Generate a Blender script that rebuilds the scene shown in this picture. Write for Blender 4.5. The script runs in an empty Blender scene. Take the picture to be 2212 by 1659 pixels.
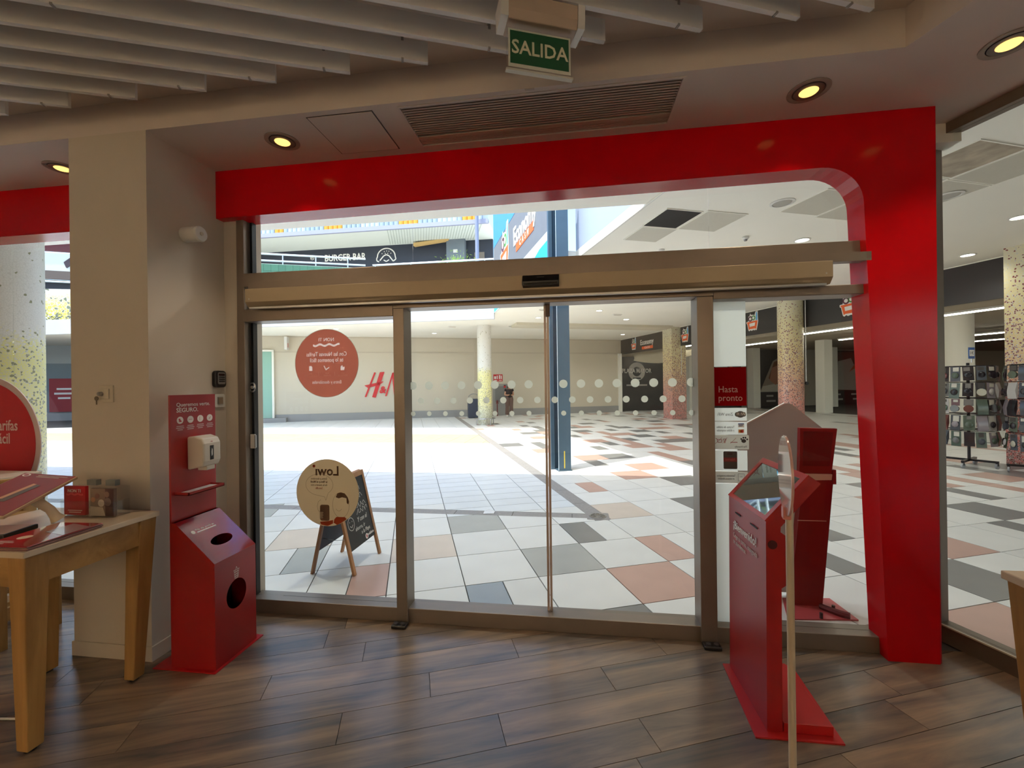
import bpy, bmesh, math, random
from mathutils import Vector, Matrix
random.seed(7)
scene = bpy.context.scene
COL = scene.collection
PI = math.pi

# ------------------------------------------------------------------ camera
YAW, PITCH, ROLL, CAM_H, FOCAL = math.radians(7.85), math.radians(0.07), math.radians(-0.765), 1.58, 918.0
_f = Vector((-math.sin(YAW)*math.cos(PITCH), math.cos(YAW)*math.cos(PITCH), math.sin(PITCH)))
_r = Vector((math.cos(YAW), math.sin(YAW), 0)); _u = _r.cross(_f)
_r2 = _r*math.cos(ROLL) + _u*math.sin(ROLL); _u2 = -_r*math.sin(ROLL) + _u*math.cos(ROLL)
cam_data = bpy.data.cameras.new('camera'); cam = bpy.data.objects.new('camera', cam_data); COL.objects.link(cam)
cam_data.sensor_width = 36.0; cam_data.sensor_fit = 'HORIZONTAL'; cam_data.lens = 36.0*FOCAL/2212.0; cam_data.clip_start = 0.05; cam_data.clip_end = 400
cam.matrix_world = Matrix(((_r2.x,_u2.x,-_f.x,0),(_r2.y,_u2.y,-_f.y,0),(_r2.z,_u2.z,-_f.z,CAM_H),(0,0,0,1)))
scene.camera = cam

# ------------------------------------------------------------------ sky, sun, exposure
world = bpy.data.worlds.new('world'); scene.world = world; world.use_nodes = True
wn = world.node_tree.nodes; wl = world.node_tree.links
sky = wn.new('ShaderNodeTexSky'); sky.sky_type = 'NISHITA'; sky.sun_disc = False
sky.sun_elevation = math.radians(60); sky.sun_rotation = math.radians(226); sky.dust_density = 2.0
wn['Background'].inputs[1].default_value = 0.40
wl.new(sky.outputs[0], wn['Background'].inputs[0])
sd = bpy.data.lights.new('sun', 'SUN'); sun = bpy.data.objects.new('sun', sd); COL.objects.link(sun)
sd.energy = 3.5; sd.angle = math.radians(0.53); sd.color = (1.0, 0.955, 0.87)
SUN_TRAVEL = Vector((1.56, 1.56, -3.95)).normalized()
sun.rotation_euler = SUN_TRAVEL.to_track_quat('-Z', 'Y').to_euler()
scene.view_settings.view_transform = 'Standard'; scene.view_settings.look = 'None'
scene.view_settings.exposure = 0.6; scene.view_settings.gamma = 1.0; scene.view_settings.use_curve_mapping = False
scene.cycles.max_bounces = 14; scene.cycles.diffuse_bounces = 7; scene.cycles.transparent_max_bounces = 24
scene.cycles.glossy_bounces = 5; scene.cycles.caustics_reflective = False; scene.cycles.caustics_refractive = False
scene.cycles.sample_clamp_indirect = 6.0

# ------------------------------------------------------------------ frame of the mall grid (turned 21 degrees to the shop front)
T = math.radians(21.05); CT, ST = math.cos(T), math.sin(T)
def ab(a, b, z=0.0): return Vector((a*CT - b*ST, a*ST + b*CT, z))

# ------------------------------------------------------------------ materials
def srgb(r, g, b):
    f = lambda c: (c/255/12.92) if c/255 <= 0.04045 else ((c/255+0.055)/1.055)**2.4
    return (f(r), f(g), f(b), 1.0)
MATS = {}
def mat(name, col, rough=0.5, metal=0.0, spec=0.5, var=0.0, vscale=6.0, bump=0.0, bscale=60.0, emit=None, coat=0.0, rnd=0.0, alpha=1.0, ior=None):
    if name in MATS: return MATS[name]
    m = bpy.data.materials.new(name); m.use_nodes = True; MATS[name] = m
    n, l = m.node_tree.nodes, m.node_tree.links; p = n['Principled BSDF']
    if len(col) == 3: col = srgb(*col)
    p.inputs['Base Color'].default_value = col; p.inputs['Roughness'].default_value = rough; p.inputs['Metallic'].default_value = metal
    p.inputs['Specular IOR Level'].default_value = spec; p.inputs['Coat Weight'].default_value = coat; p.inputs['Coat Roughness'].default_value = 0.05
    if ior: p.inputs['IOR'].default_value = ior
    if alpha < 1: p.inputs['Alpha'].default_value = alpha
    last = None
    tc = n.new('ShaderNodeTexCoord')
    if var or rnd:
        hsv = n.new('ShaderNodeHueSaturation'); hsv.inputs['Color'].default_value = col
        add = None
        if var:
            t = n.new('ShaderNodeTexNoise'); t.inputs['Scale'].default_value = vscale; t.inputs['Detail'].default_value = 6
            l.new(tc.outputs['Object'], t.inputs['Vector'])
            mr = n.new('ShaderNodeMapRange'); mr.inputs[1].default_value = 0.25; mr.inputs[2].default_value = 0.75; mr.inputs[3].default_value = 1-var; mr.inputs[4].default_value = 1+var
            l.new(t.outputs['Fac'], mr.inputs[0]); add = mr.outputs[0]
        if rnd:
            oi = n.new('ShaderNodeObjectInfo'); mr2 = n.new('ShaderNodeMapRange'); mr2.inputs[3].default_value = 1-rnd; mr2.inputs[4].default_value = 1+rnd
            l.new(oi.outputs['Random'], mr2.inputs[0])
            if add is None: add = mr2.outputs[0]
            else:
                mm = n.new('ShaderNodeMath'); mm.operation = 'MULTIPLY'; l.new(add, mm.inputs[0]); l.new(mr2.outputs[0], mm.inputs[1]); add = mm.outputs[0]
        l.new(add, hsv.inputs['Value']); l.new(hsv.outputs[0], p.inputs['Base Color'])
    if bump:
        t = n.new('ShaderNodeTexNoise'); t.inputs['Scale'].default_value = bscale; t.inputs['Detail'].default_value = 4
        l.new(tc.outputs['Object'], t.inputs['Vector'])
        b = n.new('ShaderNodeBump'); b.inputs['Strength'].default_value = bump; b.inputs['Distance'].default_value = 0.01
        l.new(t.outputs['Fac'], b.inputs['Height']); l.new(b.outputs[0], p.inputs['Normal'])
    if emit:
        p.inputs['Emission Color'].default_value = emit[0] if len(emit[0]) == 4 else srgb(*emit[0]); p.inputs['Emission Strength'].default_value = emit[1]
    return m
def glass_mat(name, tint=(1,1,1,1), ior=1.5, rough=0.0):
    m = bpy.data.materials.new(name); m.use_nodes = True; MATS[name] = m
    n, l = m.node_tree.nodes, m.node_tree.links; n.remove(n['Principled BSDF'])
    tr = n.new('ShaderNodeBsdfTransparent'); tr.inputs[0].default_value = tint
    gl = n.new('ShaderNodeBsdfGlossy'); gl.inputs['Roughness'].default_value = rough
    fr = n.new('ShaderNodeFresnel'); fr.inputs[0].default_value = ior
    ge = n.new('ShaderNodeNewGeometry'); om = n.new('ShaderNodeMath'); om.operation = 'SUBTRACT'; om.inputs[0].default_value = 1.0; l.new(ge.outputs['Backfacing'], om.inputs[1])
    mu = n.new('ShaderNodeMath'); mu.operation = 'MULTIPLY'; l.new(fr.outputs[0], mu.inputs[0]); l.new(om.outputs[0], mu.inputs[1])   # only the outer faces mirror
    mx = n.new('ShaderNodeMixShader'); l.new(mu.outputs[0], mx.inputs[0]); l.new(tr.outputs[0], mx.inputs[1]); l.new(gl.outputs[0], mx.inputs[2])
    l.new(mx.outputs[0], n['Material Output'].inputs[0]); return m
def mix_translucent(name, col, trans, rough=0.5):
    # printed film on glass: part of the light comes through from behind
    m = bpy.data.materials.new(name); m.use_nodes = True; MATS[name] = m
    n, l = m.node_tree.nodes, m.node_tree.links; n.remove(n['Principled BSDF'])
    d = n.new('ShaderNodeBsdfDiffuse'); d.inputs[0].default_value = srgb(*col)
    t = n.new('ShaderNodeBsdfTranslucent'); t.inputs[0].default_value = srgb(*col)
    mx = n.new('ShaderNodeMixShader'); mx.inputs[0].default_value = trans; l.new(d.outputs[0], mx.inputs[1]); l.new(t.outputs[0], mx.inputs[2])
    l.new(mx.outputs[0], n['Material Output'].inputs[0]); return m
def ramp_node(n, stops):
    r = n.new('ShaderNodeValToRGB'); e = r.color_ramp.elements
    while len(e) < len(stops): e.new(0.5)
    for el, (p, c) in zip(e, stops): el.position = p; el.color = c if len(c) == 4 else srgb(*c)
    return r

WHITE_WALL = mat('wall_paint', (203,193,178), 0.75, var=0.03, vscale=3, bump=0.05, bscale=220)
CEIL_PAINT = mat('ceiling_paint', (212,200,190), 0.8, var=0.03, vscale=2)
RED_GLOSS = mat('red_lacquer', (184,4,14), 0.14, spec=0.22, var=0.04, vscale=1.5)
RED_METAL = mat('red_painted_steel', (148,9,14), 0.38, spec=0.7, var=0.05, vscale=3)
RED_DARK = mat('dark_red_steel', (140,18,26), 0.4, var=0.06, vscale=3)
RED_PRINT = mat('red_print', (176,28,38), 0.45)
ALU = mat('bronze_aluminium', (128,116,105), 0.38, metal=0.55, var=0.05, vscale=8)
ALU_LIGHT = mat('beige_aluminium', (158,142,118), 0.42, metal=0.35, var=0.03, vscale=5)
ALU_BRIGHT = mat('bright_aluminium', (190,190,190), 0.3, metal=0.9)
BLACK = mat('black_plastic', (16,16,18), 0.35)
DARK = mat('dark_void', (7,7,8), 0.7)
WHITE_PL = mat('white_plastic', (222,220,214), 0.4)
WHITE_INK = mat('white_ink', (232,228,222), 0.6)
GREY_INK = mat('grey_ink', (96,94,92), 0.6)
STEEL = mat('brushed_steel', (170,170,172), 0.28, metal=1.0)
GLASS = glass_mat('clear_glass', (0.965,0.985,0.975,1))
ACRYL = glass_mat('acrylic', (0.96,0.97,0.97,1), 1.49)

def wood_mat(name, base, streak, axis=0, scale=1.0, rough=0.4, contrast=(0.35,0.62)):
    m = bpy.data.materials.new(name); m.use_nodes = True; MATS[name] = m
    n, l = m.node_tree.nodes, m.node_tree.links; p = n['Principled BSDF']
    tc = n.new('ShaderNodeTexCoord'); oi = n.new('ShaderNodeObjectInfo')
    mp = n.new('ShaderNodeMapping'); s = [9*scale]*3; s[axis] = 0.9*scale; mp.inputs['Scale'].default_value = s
    vm = n.new('ShaderNodeVectorMath'); vm.operation = 'ADD'; cx = n.new('ShaderNodeCombineXYZ')
    mu = n.new('ShaderNodeMath'); mu.operation = 'MULTIPLY'; mu.inputs[1].default_value = 37.0
    l.new(oi.outputs['Random'], mu.inputs[0])
    for k in range(3): l.new(mu.outputs[0], cx.inputs[k])
    l.new(tc.outputs['Object'], mp.inputs[0]); l.new(mp.outputs[0], vm.inputs[0]); l.new(cx.outputs[0], vm.inputs[1])
    t = n.new('ShaderNodeTexNoise'); t.inputs['Scale'].default_value = 1.0; t.inputs['Detail'].default_value = 7; t.inputs['Roughness'].default_value = 0.6; t.inputs['Distortion'].default_value = 0.6
    l.new(vm.outputs[0], t.inputs['Vector'])
    r = ramp_node(n, [(contrast[0], base), (contrast[1], streak)]); l.new(t.outputs['Fac'], r.inputs[0])
    h = n.new('ShaderNodeHueSaturation'); mr = n.new('ShaderNodeMapRange'); mr.inputs[3].default_value = 0.88; mr.inputs[4].default_value = 1.14
    l.new(oi.outputs['Random'], mr.inputs[0]); l.new(mr.outputs[0], h.inputs['Value']); l.new(r.outputs[0], h.inputs['Color']); l.new(h.outputs[0], p.inputs['Base Color'])
    p.inputs['Roughness'].default_value = rough
    b = n.new('ShaderNodeBump'); b.inputs['Strength'].default_value = 0.08; b.inputs['Distance'].default_value = 0.01; l.new(t.outputs['Fac'], b.inputs['Height']); l.new(b.outputs[0], p.inputs['Normal'])
    return m
PLANK = wood_mat('dark_plank', (90,83,78), (158,132,106), 0, 1.0, 0.27, (0.36,0.78))
OAK = wood_mat('oak', (146,108,58), (172,132,76), 2, 1.3, 0.45)
OAK_X = wood_mat('oak_x', (146,108,58), (172,132,76), 0, 1.3, 0.45)

# ------------------------------------------------------------------ mesh helpers
class MB:
    def __init__(s): s.v, s.f, s.m = [], [], []
    def add(s, vs, fs, mi=0, M=None):
        k = len(s.v)
        s.v += [tuple(M @ Vector(v)) if M else tuple(v) for v in vs]
        s.f += [tuple(i+k for i in f) for f in fs]; s.m += [mi]*len(fs); return s
    def box(s, x0, x1, y0, y1, z0, z1, mi=0, M=None):
        vs = [(x0,y0,z0),(x1,y0,z0),(x1,y1,z0),(x0,y1,z0),(x0,y0,z1),(x1,y0,z1),(x1,y1,z1),(x0,y1,z1)]
        return s.add(vs, [(3,2,1,0),(4,5,6,7),(0,1,5,4),(1,2,6,5),(2,3,7,6),(3,0,4,7)], mi, M)
    def prism(s, pts, d0, d1, axis='y', mi=0, M=None):
        # pts: outline; axis y -> (x,z) outline pushed along y; z -> (x,y) along z; x -> (y,z) along x
        n = len(pts)
        mk = {'y': lambda p, d: (p[0], d, p[1]), 'z': lambda p, d: (p[0], p[1], d), 'x': lambda p, d: (d, p[0], p[1])}[axis]
        vs = [mk(p, d0) for p in pts] + [mk(p, d1) for p in pts]
        fs = [tuple(range(n))[::-1], tuple(range(n, 2*n))] + [(i, (i+1) % n, n+(i+1) % n, n+i) for i in range(n)]
        return s.add(vs, fs, mi, M)
    def cyl(s, p0, p1, r0, r1=None, n=16, mi=0, caps=True, M=None):
        r1 = r0 if r1 is None else r1; p0, p1 = Vector(p0), Vector(p1); d = (p1-p0).normalized()
        q = Vector((0,0,1)).rotation_difference(d); vs = []
        for p, r in ((p0, r0), (p1, r1)):
            for i in range(n):
                a = 2*PI*i/n; vs.append(p + q @ Vector((r*math.cos(a), r*math.sin(a), 0)))
        fs = [(i, (i+1) % n, n+(i+1) % n, n+i) for i in range(n)]
        if caps: fs += [tuple(range(n))[::-1], tuple(range(n, 2*n))]
        return s.add(vs, fs, mi, M)
    def tube(s, pts, r, n=8, mi=0, closed=False, M=None):
        pts = [Vector(p) for p in pts]; m = len(pts); rs = r if isinstance(r, (list, tuple)) else [r]*m; vs = []
        ref = Vector((0,0,1))
        for i, p in enumerate(pts):
            a = pts[(i-1) % m] if (i > 0 or closed) else p; b = pts[(i+1) % m] if (i < m-1 or closed) else p
            d = (b-a).normalized()
            up = ref if abs(d.dot(ref)) < 0.95 else Vector((1,0,0))
            x = d.cross(up).normalized(); y = x.cross(d)
            vs += [p + rs[i]*(math.cos(2*PI*k/n)*x + math.sin(2*PI*k/n)*y) for k in range(n)]
        fs = []
        for i in range(m if closed else m-1):
            j = (i+1) % m
            fs += [(i*n+k, j*n+k, j*n+(k+1) % n, i*n+(k+1) % n) for k in range(n)]
        if not closed: fs += [tuple(range(n)), tuple(range((m-1)*n, m*n))[::-1]]
        return s.add(vs, fs, mi, M)
    def lathe(s, prof, n=24, mi=0, M=None, c=(0,0)):
        vs = []
        for r, z in prof: vs += [(c[0]+r*math.cos(2*PI*i/n), c[1]+r*math.sin(2*PI*i/n), z) for i in range(n)]
        fs = []
        for j in range(len(prof)-1): fs += [(j*n+i, j*n+(i+1) % n, (j+1)*n+(i+1) % n, (j+1)*n+i) for i in range(n)]
        fs += [tuple(range(n))[::-1], tuple(range((len(prof)-1)*n, len(prof)*n))]
        return s.add(vs, fs, mi, M)
    def sphere(s, c, r, n=12, mi=0, sc=(1,1,1), M=None):
        vs, fs = [], []; rings = n//2
        for j in range(1, rings):
            th = PI*j/rings
            vs += [(c[0]+r*sc[0]*math.sin(th)*math.cos(2*PI*i/n), c[1]+r*sc[1]*math.sin(th)*math.sin(2*PI*i/n), c[2]+r*sc[2]*math.cos(th)) for i in range(n)]
        top, bot = len(vs), len(vs)+1; vs += [(c[0],c[1],c[2]+r*sc[2]), (c[0],c[1],c[2]-r*sc[2])]
        for j in range(rings-2): fs += [(j*n+i, (j+1)*n+i, (j+1)*n+(i+1) % n, j*n+(i+1) % n) for i in range(n)]
        fs += [(top, i, (i+1) % n) for i in range(n)] + [(bot, (rings-2)*n+(i+1) % n, (rings-2)*n+i) for i in range(n)]
        return s.add(vs, fs, mi, M)
    def mesh(s, name, mats, smooth=False, bevel=0.0, segs=2):
        me = bpy.data.meshes.new(name); me.from_pydata([tuple(v) for v in s.v], [], s.f)
        for m in (mats if isinstance(mats, (list, tuple)) else [mats]): me.materials.append(m)
        me.polygons.foreach_set('material_index', s.m)
        bm = bmesh.new(); bm.from_mesh(me); bmesh.ops.recalc_face_normals(bm, faces=bm.faces)
        if bevel:
            ed = [e for e in bm.edges if len(e.link_faces) == 2 and e.calc_face_angle(0) > 0.5]
            bmesh.ops.bevel(bm, geom=ed, offset=bevel, segments=segs, affect='EDGES', profile=0.5)
        if smooth:
            for f in bm.faces: f.smooth = True
            for e in bm.edges: e.smooth = not (len(e.link_faces) == 2 and e.calc_face_angle(0) > 0.7)
        bm.to_mesh(me); bm.free(); me.update(); return me
    def build(s, name, mats, parent=None, smooth=False, bevel=0.0, loc=(0,0,0), rz=0.0, segs=2):
        return link(name, s.mesh(name, mats, smooth, bevel, segs), parent, loc, rz)
def link(name, me, parent=None, loc=(0,0,0), rz=0.0):
    o = bpy.data.objects.new(name, me); COL.objects.link(o); o.location = loc; o.rotation_euler = (0,0,rz)
    if parent: o.parent = parent
    return o
def tag(o, label, cat, group=None):
    o['label'] = label; o['category'] = cat
    if group: o['group'] = group
    return o
def struct(o, label=None):
    o['kind'] = 'structure'
    if label: o['label'] = label
    return o
def thing(name, label, cat, loc=(0,0,0), rz=0.0, group=None):
    o = bpy.data.objects.new(name, None); COL.objects.link(o); o.location = loc; o.rotation_euler = (0,0,rz); o.empty_display_size = 0.1
    return tag(o, label, cat, group)
def bx(name, x0, x1, y0, y1, z0, z1, m, parent=None, bevel=0.0, loc=(0,0,0), rz=0.0):
    return MB().box(x0,x1,y0,y1,z0,z1).build(name, m, parent, bevel=bevel, loc=loc, rz=rz)
def copy_tree(o, parent=None):
    c = o.copy(); COL.objects.link(c); c.parent = parent
    for ch in list(o.children): copy_tree(ch, c)
    return c
def basis(right, up, origin):
    r, u = Vector(right).normalized(), Vector(up).normalized(); n = r.cross(u)
    return Matrix(((r.x,u.x,n.x,origin[0]),(r.y,u.y,n.y,origin[1]),(r.z,u.z,n.z,origin[2]),(0,0,0,1)))
def text_mesh(name, body, size, m, align='CENTER', bold=0.0, shear=0.0, ext=0.0006, spacing=1.0, lines=1.0, res=2, squash=1.0):
    c = bpy.data.curves.new('lettering_curve', 'FONT'); c.body = body; c.size = size; c.align_x = align; c.align_y = 'CENTER'
    c.extrude = ext; c.offset = bold*size; c.shear = shear; c.space_character = spacing; c.space_line = lines; c.resolution_u = res
    o = bpy.data.objects.new('lettering_curve', c); me = bpy.data.meshes.new_from_object(o); bpy.data.objects.remove(o); bpy.data.curves.remove(c)
    if squash != 1.0: me.transform(Matrix.Diagonal((squash,1,1,1)))
    me.name = name; me.materials.clear(); me.materials.append(m); return me
def text(name, body, size, m, M, parent=None, mirror=False, **k):
    # M maps the flat lettering (x right, y up, z towards the reader) to the parent's space
    me = text_mesh(name, body, size, m, **k)
    me.transform(M @ (Matrix.Diagonal((-1,1,1,1)) if mirror else Matrix.Identity(4)))
    if mirror: me.flip_normals()
    return link(name, me, parent)
def flat(name, pts, thick, m, M, parent=None):
    # outline in the plane of M, raised by thick towards the reader
    return MB().prism(pts, 0, thick, 'z', M=M).build(name, m, parent)
def circle(r, n=48, cx=0, cy=0, sx=1, sy=1, a0=0, a1=2*PI):
    return [(cx+r*sx*math.cos(a0+(a1-a0)*i/n), cy+r*sy*math.sin(a0+(a1-a0)*i/n)) for i in range(n if a1-a0 >= 2*PI-1e-6 else n+1)]
def rrect(x0, x1, y0, y1, r, n=5):
    out = []
    for cx, cy, a in ((x1-r,y1-r,0),(x0+r,y1-r,PI/2),(x0+r,y0+r,PI),(x1-r,y0+r,1.5*PI)):
        out += [(cx+r*math.cos(a+PI/2*i/n), cy+r*math.sin(a+PI/2*i/n)) for i in range(n+1)]
    return out

def cut_film(name, outline, cutters, m, thick):
    # flat film (in x, y) with the outlines of the cutter meshes left out: one filled 2D curve
    c = bpy.data.curves.new('film_curve', 'CURVE'); c.dimensions = '2D'; c.fill_mode = 'BOTH'; c.extrude = thick/2
    loops = [list(outline)]
    for me in cutters:
        b2 = bmesh.new(); b2.from_mesh(me); bmesh.ops.remove_doubles(b2, verts=b2.verts, dist=1e-6)
        nxt = {}
        for e in b2.edges:
            if len(e.link_faces) == 1:
                for a_, z_ in ((e.verts[0], e.verts[1]), (e.verts[1], e.verts[0])): nxt.setdefault(a_.index, []).append(z_.index)
        co = {v.index: (v.co.x, v.co.y) for v in b2.verts}; seen = set()
        for st_ in nxt:
            if st_ in seen: continue
            lp, cur, prev = [], st_, None
            while cur is not None and cur not in seen:
                seen.add(cur); lp.append(co[cur]); nx = [q for q in nxt[cur] if q != prev and q not in seen]; prev, cur = cur, (nx[0] if nx else None)
            if len(lp) > 2: loops.append(lp)
        b2.free()
    for lp in loops:
        s = c.splines.new('POLY'); s.points.add(len(lp)-1); s.use_cyclic_u = True
        for p_, (x_, y_) in zip(s.points, lp): p_.co = (x_, y_, 0, 1)
    o = bpy.data.objects.new('film_curve', c); me = bpy.data.meshes.new_from_object(o); bpy.data.objects.remove(o); bpy.data.curves.remove(c)
    me.name = name; me.materials.clear(); me.materials.append(m); return me

def print_lines(parent, M, widths, h, gap, m, align='LEFT', thick=0.0004):
    # rows of print too small to read in the place
    for k_, w in enumerate(widths):
        x0 = 0 if align == 'LEFT' else -w/2
        flat('print_line', [(x0,-k_*gap-h/2),(x0+w,-k_*gap-h/2),(x0+w,-k_*gap+h/2),(x0,-k_*gap+h/2)], thick, m, M, parent)

# ================================================================== the shop shell
def clip(poly, nx, ny, c):
    # keep the side nx*x + ny*y <= c
    out = []
    for i in range(len(poly)):
        p, q = poly[i], poly[(i+1) % len(poly)]; dp, dq = nx*p[0]+ny*p[1]-c, nx*q[0]+ny*q[1]-c
        if dp <= 0: out.append(p)
        if (dp < 0 < dq) or (dq < 0 < dp):
            t = dp/(dp-dq); out.append((p[0]+t*(q[0]-p[0]), p[1]+t*(q[1]-p[1])))
    return out
GY = 2.76                      # plane of the shop front glass
ZC, ZU = 3.09, 3.27            # soffit and recessed ceiling
XL, YB = -6.6, -4.2            # far side wall and back wall of the shop
RA = 3.11                      # the side glazing runs along this line of the mall grid
corner = ab(RA, 1.96)
def shop_poly(front=2.80):
    p = [(XL,YB),(8,YB),(8,front),(XL,front)]
    return clip(p, CT, ST, RA)
fl = MB().prism(shop_poly(), -0.06, -0.008, 'z').build('floor', mat('floor_underlay', (30,26,24), 0.8)); struct(fl, 'dark timber plank floor of the shop')
JOINT = {3: -0.35, 2: 0.38, 4: 0.07, 5: 0.58, 6: -0.30, 8: -0.45}
LEN, WID = 1.35, 0.19
for row in range(-14, 16):
    b0 = 1.82 + (row-2)*WID
    j0 = JOINT.get(row, random.uniform(-0.6, 0.6))
    for k in range(-5, 5):
        a0 = j0 + k*LEN
        g = 0.0014
        loc = [(a0+g,b0+g),(a0+LEN-g,b0+g),(a0+LEN-g,b0+WID-g),(a0+g,b0+WID-g)]
        # cut by the shop front and the side glazing
        c = clip(loc, ST, CT, 2.79); c = clip(c, 1, 0, RA) if len(c) > 2 else c
        c = clip(c, -CT, ST, -XL) if len(c) > 2 else c
        if len(c) < 3: continue
        cx = a0+LEN/2; cy = b0+WID/2; w = ab(cx, cy)
        if w.y < -0.6 or w.x < -5.0: continue
        MB().prism([(p[0]-cx, p[1]-cy) for p in c], -0.010, 0.0, 'z').build('plank', PLANK, fl, loc=(w.x,w.y,0), rz=T)
# ceiling: soffit slab with the opening of the air grille, recessed ceiling with hanging baffles
VX0, VX1, VY0, VY1 = -0.90, 0.575, 2.205, 2.575
ce = MB()
ce.box(XL, VX0, 2.16, 2.98, ZC, ZU); ce.box(VX0, VX1, 2.16, VY0, ZC, ZU); ce.box(VX0, VX1, VY1, 2.98, ZC, ZU)
right_poly = [(VX1,2.16),(1.53,2.16),(1.53+ST*7,2.16-CT*7),(8,2.16-CT*7),(8,2.98),(VX1,2.98)]
ce.prism(clip(right_poly, CT, ST, RA+0.08), ZC, ZU, 'z')
ce.prism(clip([(XL,YB),(8,YB),(8,3.0),(XL,3.0)], CT, ST, RA+0.08), ZU, ZU+0.08, 'z')
ceil = ce.build('ceiling', CEIL_PAINT); struct(ceil, 'painted plaster soffit with a recessed ceiling of white hanging baffles')
BAF = mat('baffle_white', (226,224,220), 0.6)
baf_me = MB().box(-5.0, 0, -0.011, 0.011, 0, 0.10).mesh('baffle', BAF)
clip_me = MB().box(-0.005, 0.005, -0.0125, 0.0125, -0.005, 0.004).box(-0.006, 0.006, -0.013, 0.013, 0.085, 0.125).mesh('clip', mat('clip_grey', (150,146,140), 0.5))
for k, xk in enumerate([-4.41,-3.99,-3.57,-3.15,-2.73,-2.305,-1.885,-1.48,-1.075,-0.669,-0.245,0.175,0.60,1.0,1.29,1.62,2.0,2.4]):
    ye = 2.0 if xk < 1.5 else 2.0-(xk-1.45)*2.4
    b = link('baffle', baf_me, ceil, (xk, ye, 3.15), T)
    link('clip', clip_me, b, (-0.12, 0, 0)); link('clip', clip_me, b, (-1.5, 0, 0))
# air grille
gr = thing('air_grille', 'long slatted air grille in the soffit above the sliding doors', 'grille', ((VX0+VX1)/2, (VY0+VY1)/2, ZC))
w2, d2 = (VX1-VX0)/2, (VY1-VY0)/2
MB().box(-w2, w2, -d2, d2, 0.10, 0.12).build('plenum', mat('grille_dark', (22,18,16), 0.8), gr)
GS = mat('grille_slat', (190,176,162), 0.5)
sl = MB().box(-w2+0.002, w2-0.002, -0.0045, 0.0045, 0.0, 0.004).box(-w2+0.002, w2-0.002, -0.001, 0.001, 0.004, 0.03).mesh('slat', GS)
for i in range(13): link('slat', sl, gr, (0, -d2+0.012+i*0.0205, 0.004))
bx('divider', -w2, w2, 0.095, 0.118, 0.0, 0.03, GS, gr)
sl2 = MB().box(-w2+0.002, w2-0.002, -0.004, 0.004, 0, 0.03).mesh('slat', GS)
for i in range(5): link('slat', sl2, gr, (0, 0.126+i*0.0115, 0.002))
fr = MB()
for a_ in ((-w2-0.012, w2+0.012, -d2-0.012, -d2), (-w2-0.012, w2+0.012, d2, d2+0.012), (-w2-0.012, -w2, -d2, d2), (w2, w2+0.012, -d2, d2)): fr.box(*a_, -0.003, 0.0)
fr.build('frame', CEIL_PAINT, gr)
bx('latch', -0.05, 0.0, -d2-0.045, -d2-0.032, -0.003, 0.0, GS, gr)
# inspection hatch
ht = thing('ceiling_hatch', 'square flush access hatch in the soffit beside the air grille', 'hatch', (-1.252, 2.39, ZC))
bx('panel', -0.19, 0.19, -0.185, 0.185, -0.004, -0.0005, CEIL_PAINT, ht)
ga = MB()
for a_ in ((-0.196,0.196,-0.191,-0.187),(-0.196,0.196,0.187,0.191),(-0.196,-0.192,-0.187,0.187),(0.192,0.196,-0.187,0.187)): ga.box(*a_, -0.0015, -0.0003)
ga.build('gap', mat('gap_dark', (52,44,40), 0.8), ht)
# downlights
LAMP = mat('lamp_glow', (255,222,170), 0.4, emit=((255,206,116), 1.1))
RING = mat('lamp_ring', (150,136,120), 0.45)
SPOTS = [((-1.729,2.388,ZC),'recessed downlight between the pillar and the ceiling hatch'),((-3.394,2.44,ZC),'recessed downlight in the soffit over the side window bay'),
         ((1.249,2.405,ZC),'recessed downlight over the red portal corner'),((1.98,2.206,ZC),'recessed downlight near the side glazing')]
for p, lab in SPOTS:
    d = thing('downlight', lab, 'ceiling light', p, 0, 'recessed downlights of the shop')
    MB().lathe([(0.098,-0.001),(0.098,-0.004),(0.080,-0.006),(0.074,-0.004),(0.074,-0.001)], 32).build('trim_ring', RING, d, smooth=True)
    MB().lathe([(0.070,-0.006),(0.062,-0.008),(0.050,-0.004),(0.048,-0.0045)], 32).build('inner_ring', mat('lamp_ring_dark', (104,88,74), 0.4), d, smooth=True)
    MB().lathe([(0.044,-0.007),(0.040,-0.011),(0.0,-0.013)], 28).build('lamp', LAMP, d, smooth=True)
    L = bpy.data.lights.new('downlight_beam', 'SPOT'); L.energy = 15; L.spot_size = math.radians(96); L.spot_blend = 0.7; L.color = (1.0,0.80,0.55); L.shadow_soft_size = 0.04
    lo = bpy.data.objects.new('downlight_beam', L); COL.objects.link(lo); lo.parent = d; lo.location = (0,0,-0.03)
# unseen lamps added behind the viewer to brighten the shop off the back wall
for x, lab in ((-4.6,'added unseen cove lamp washing the back wall corner'),(-1.6,'added unseen cove lamp washing the middle of the back wall'),(1.4,'added unseen cove lamp washing the back wall by the side glazing')):
    d = thing('added_cove_lamp', lab, 'added lamp', (x,YB+1.0,ZU), 0, 'added cove lamps at the back of the shop')
    MB().box(-1.2,1.2,-0.06,0.10,-0.16,0).build('housing', WHITE_PL, d)
    L = bpy.data.lights.new('added_cove_light', 'AREA'); L.shape = 'RECTANGLE'; L.size = 2.3; L.size_y = 0.1; L.energy = 118; L.color = (1.0,0.82,0.58)
    lo = bpy.data.objects.new('added_cove_light', L); COL.objects.link(lo); lo.parent = d; lo.location = (0,-0.07,-0.10); lo.rotation_euler = (math.radians(-62),0,0)
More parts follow.
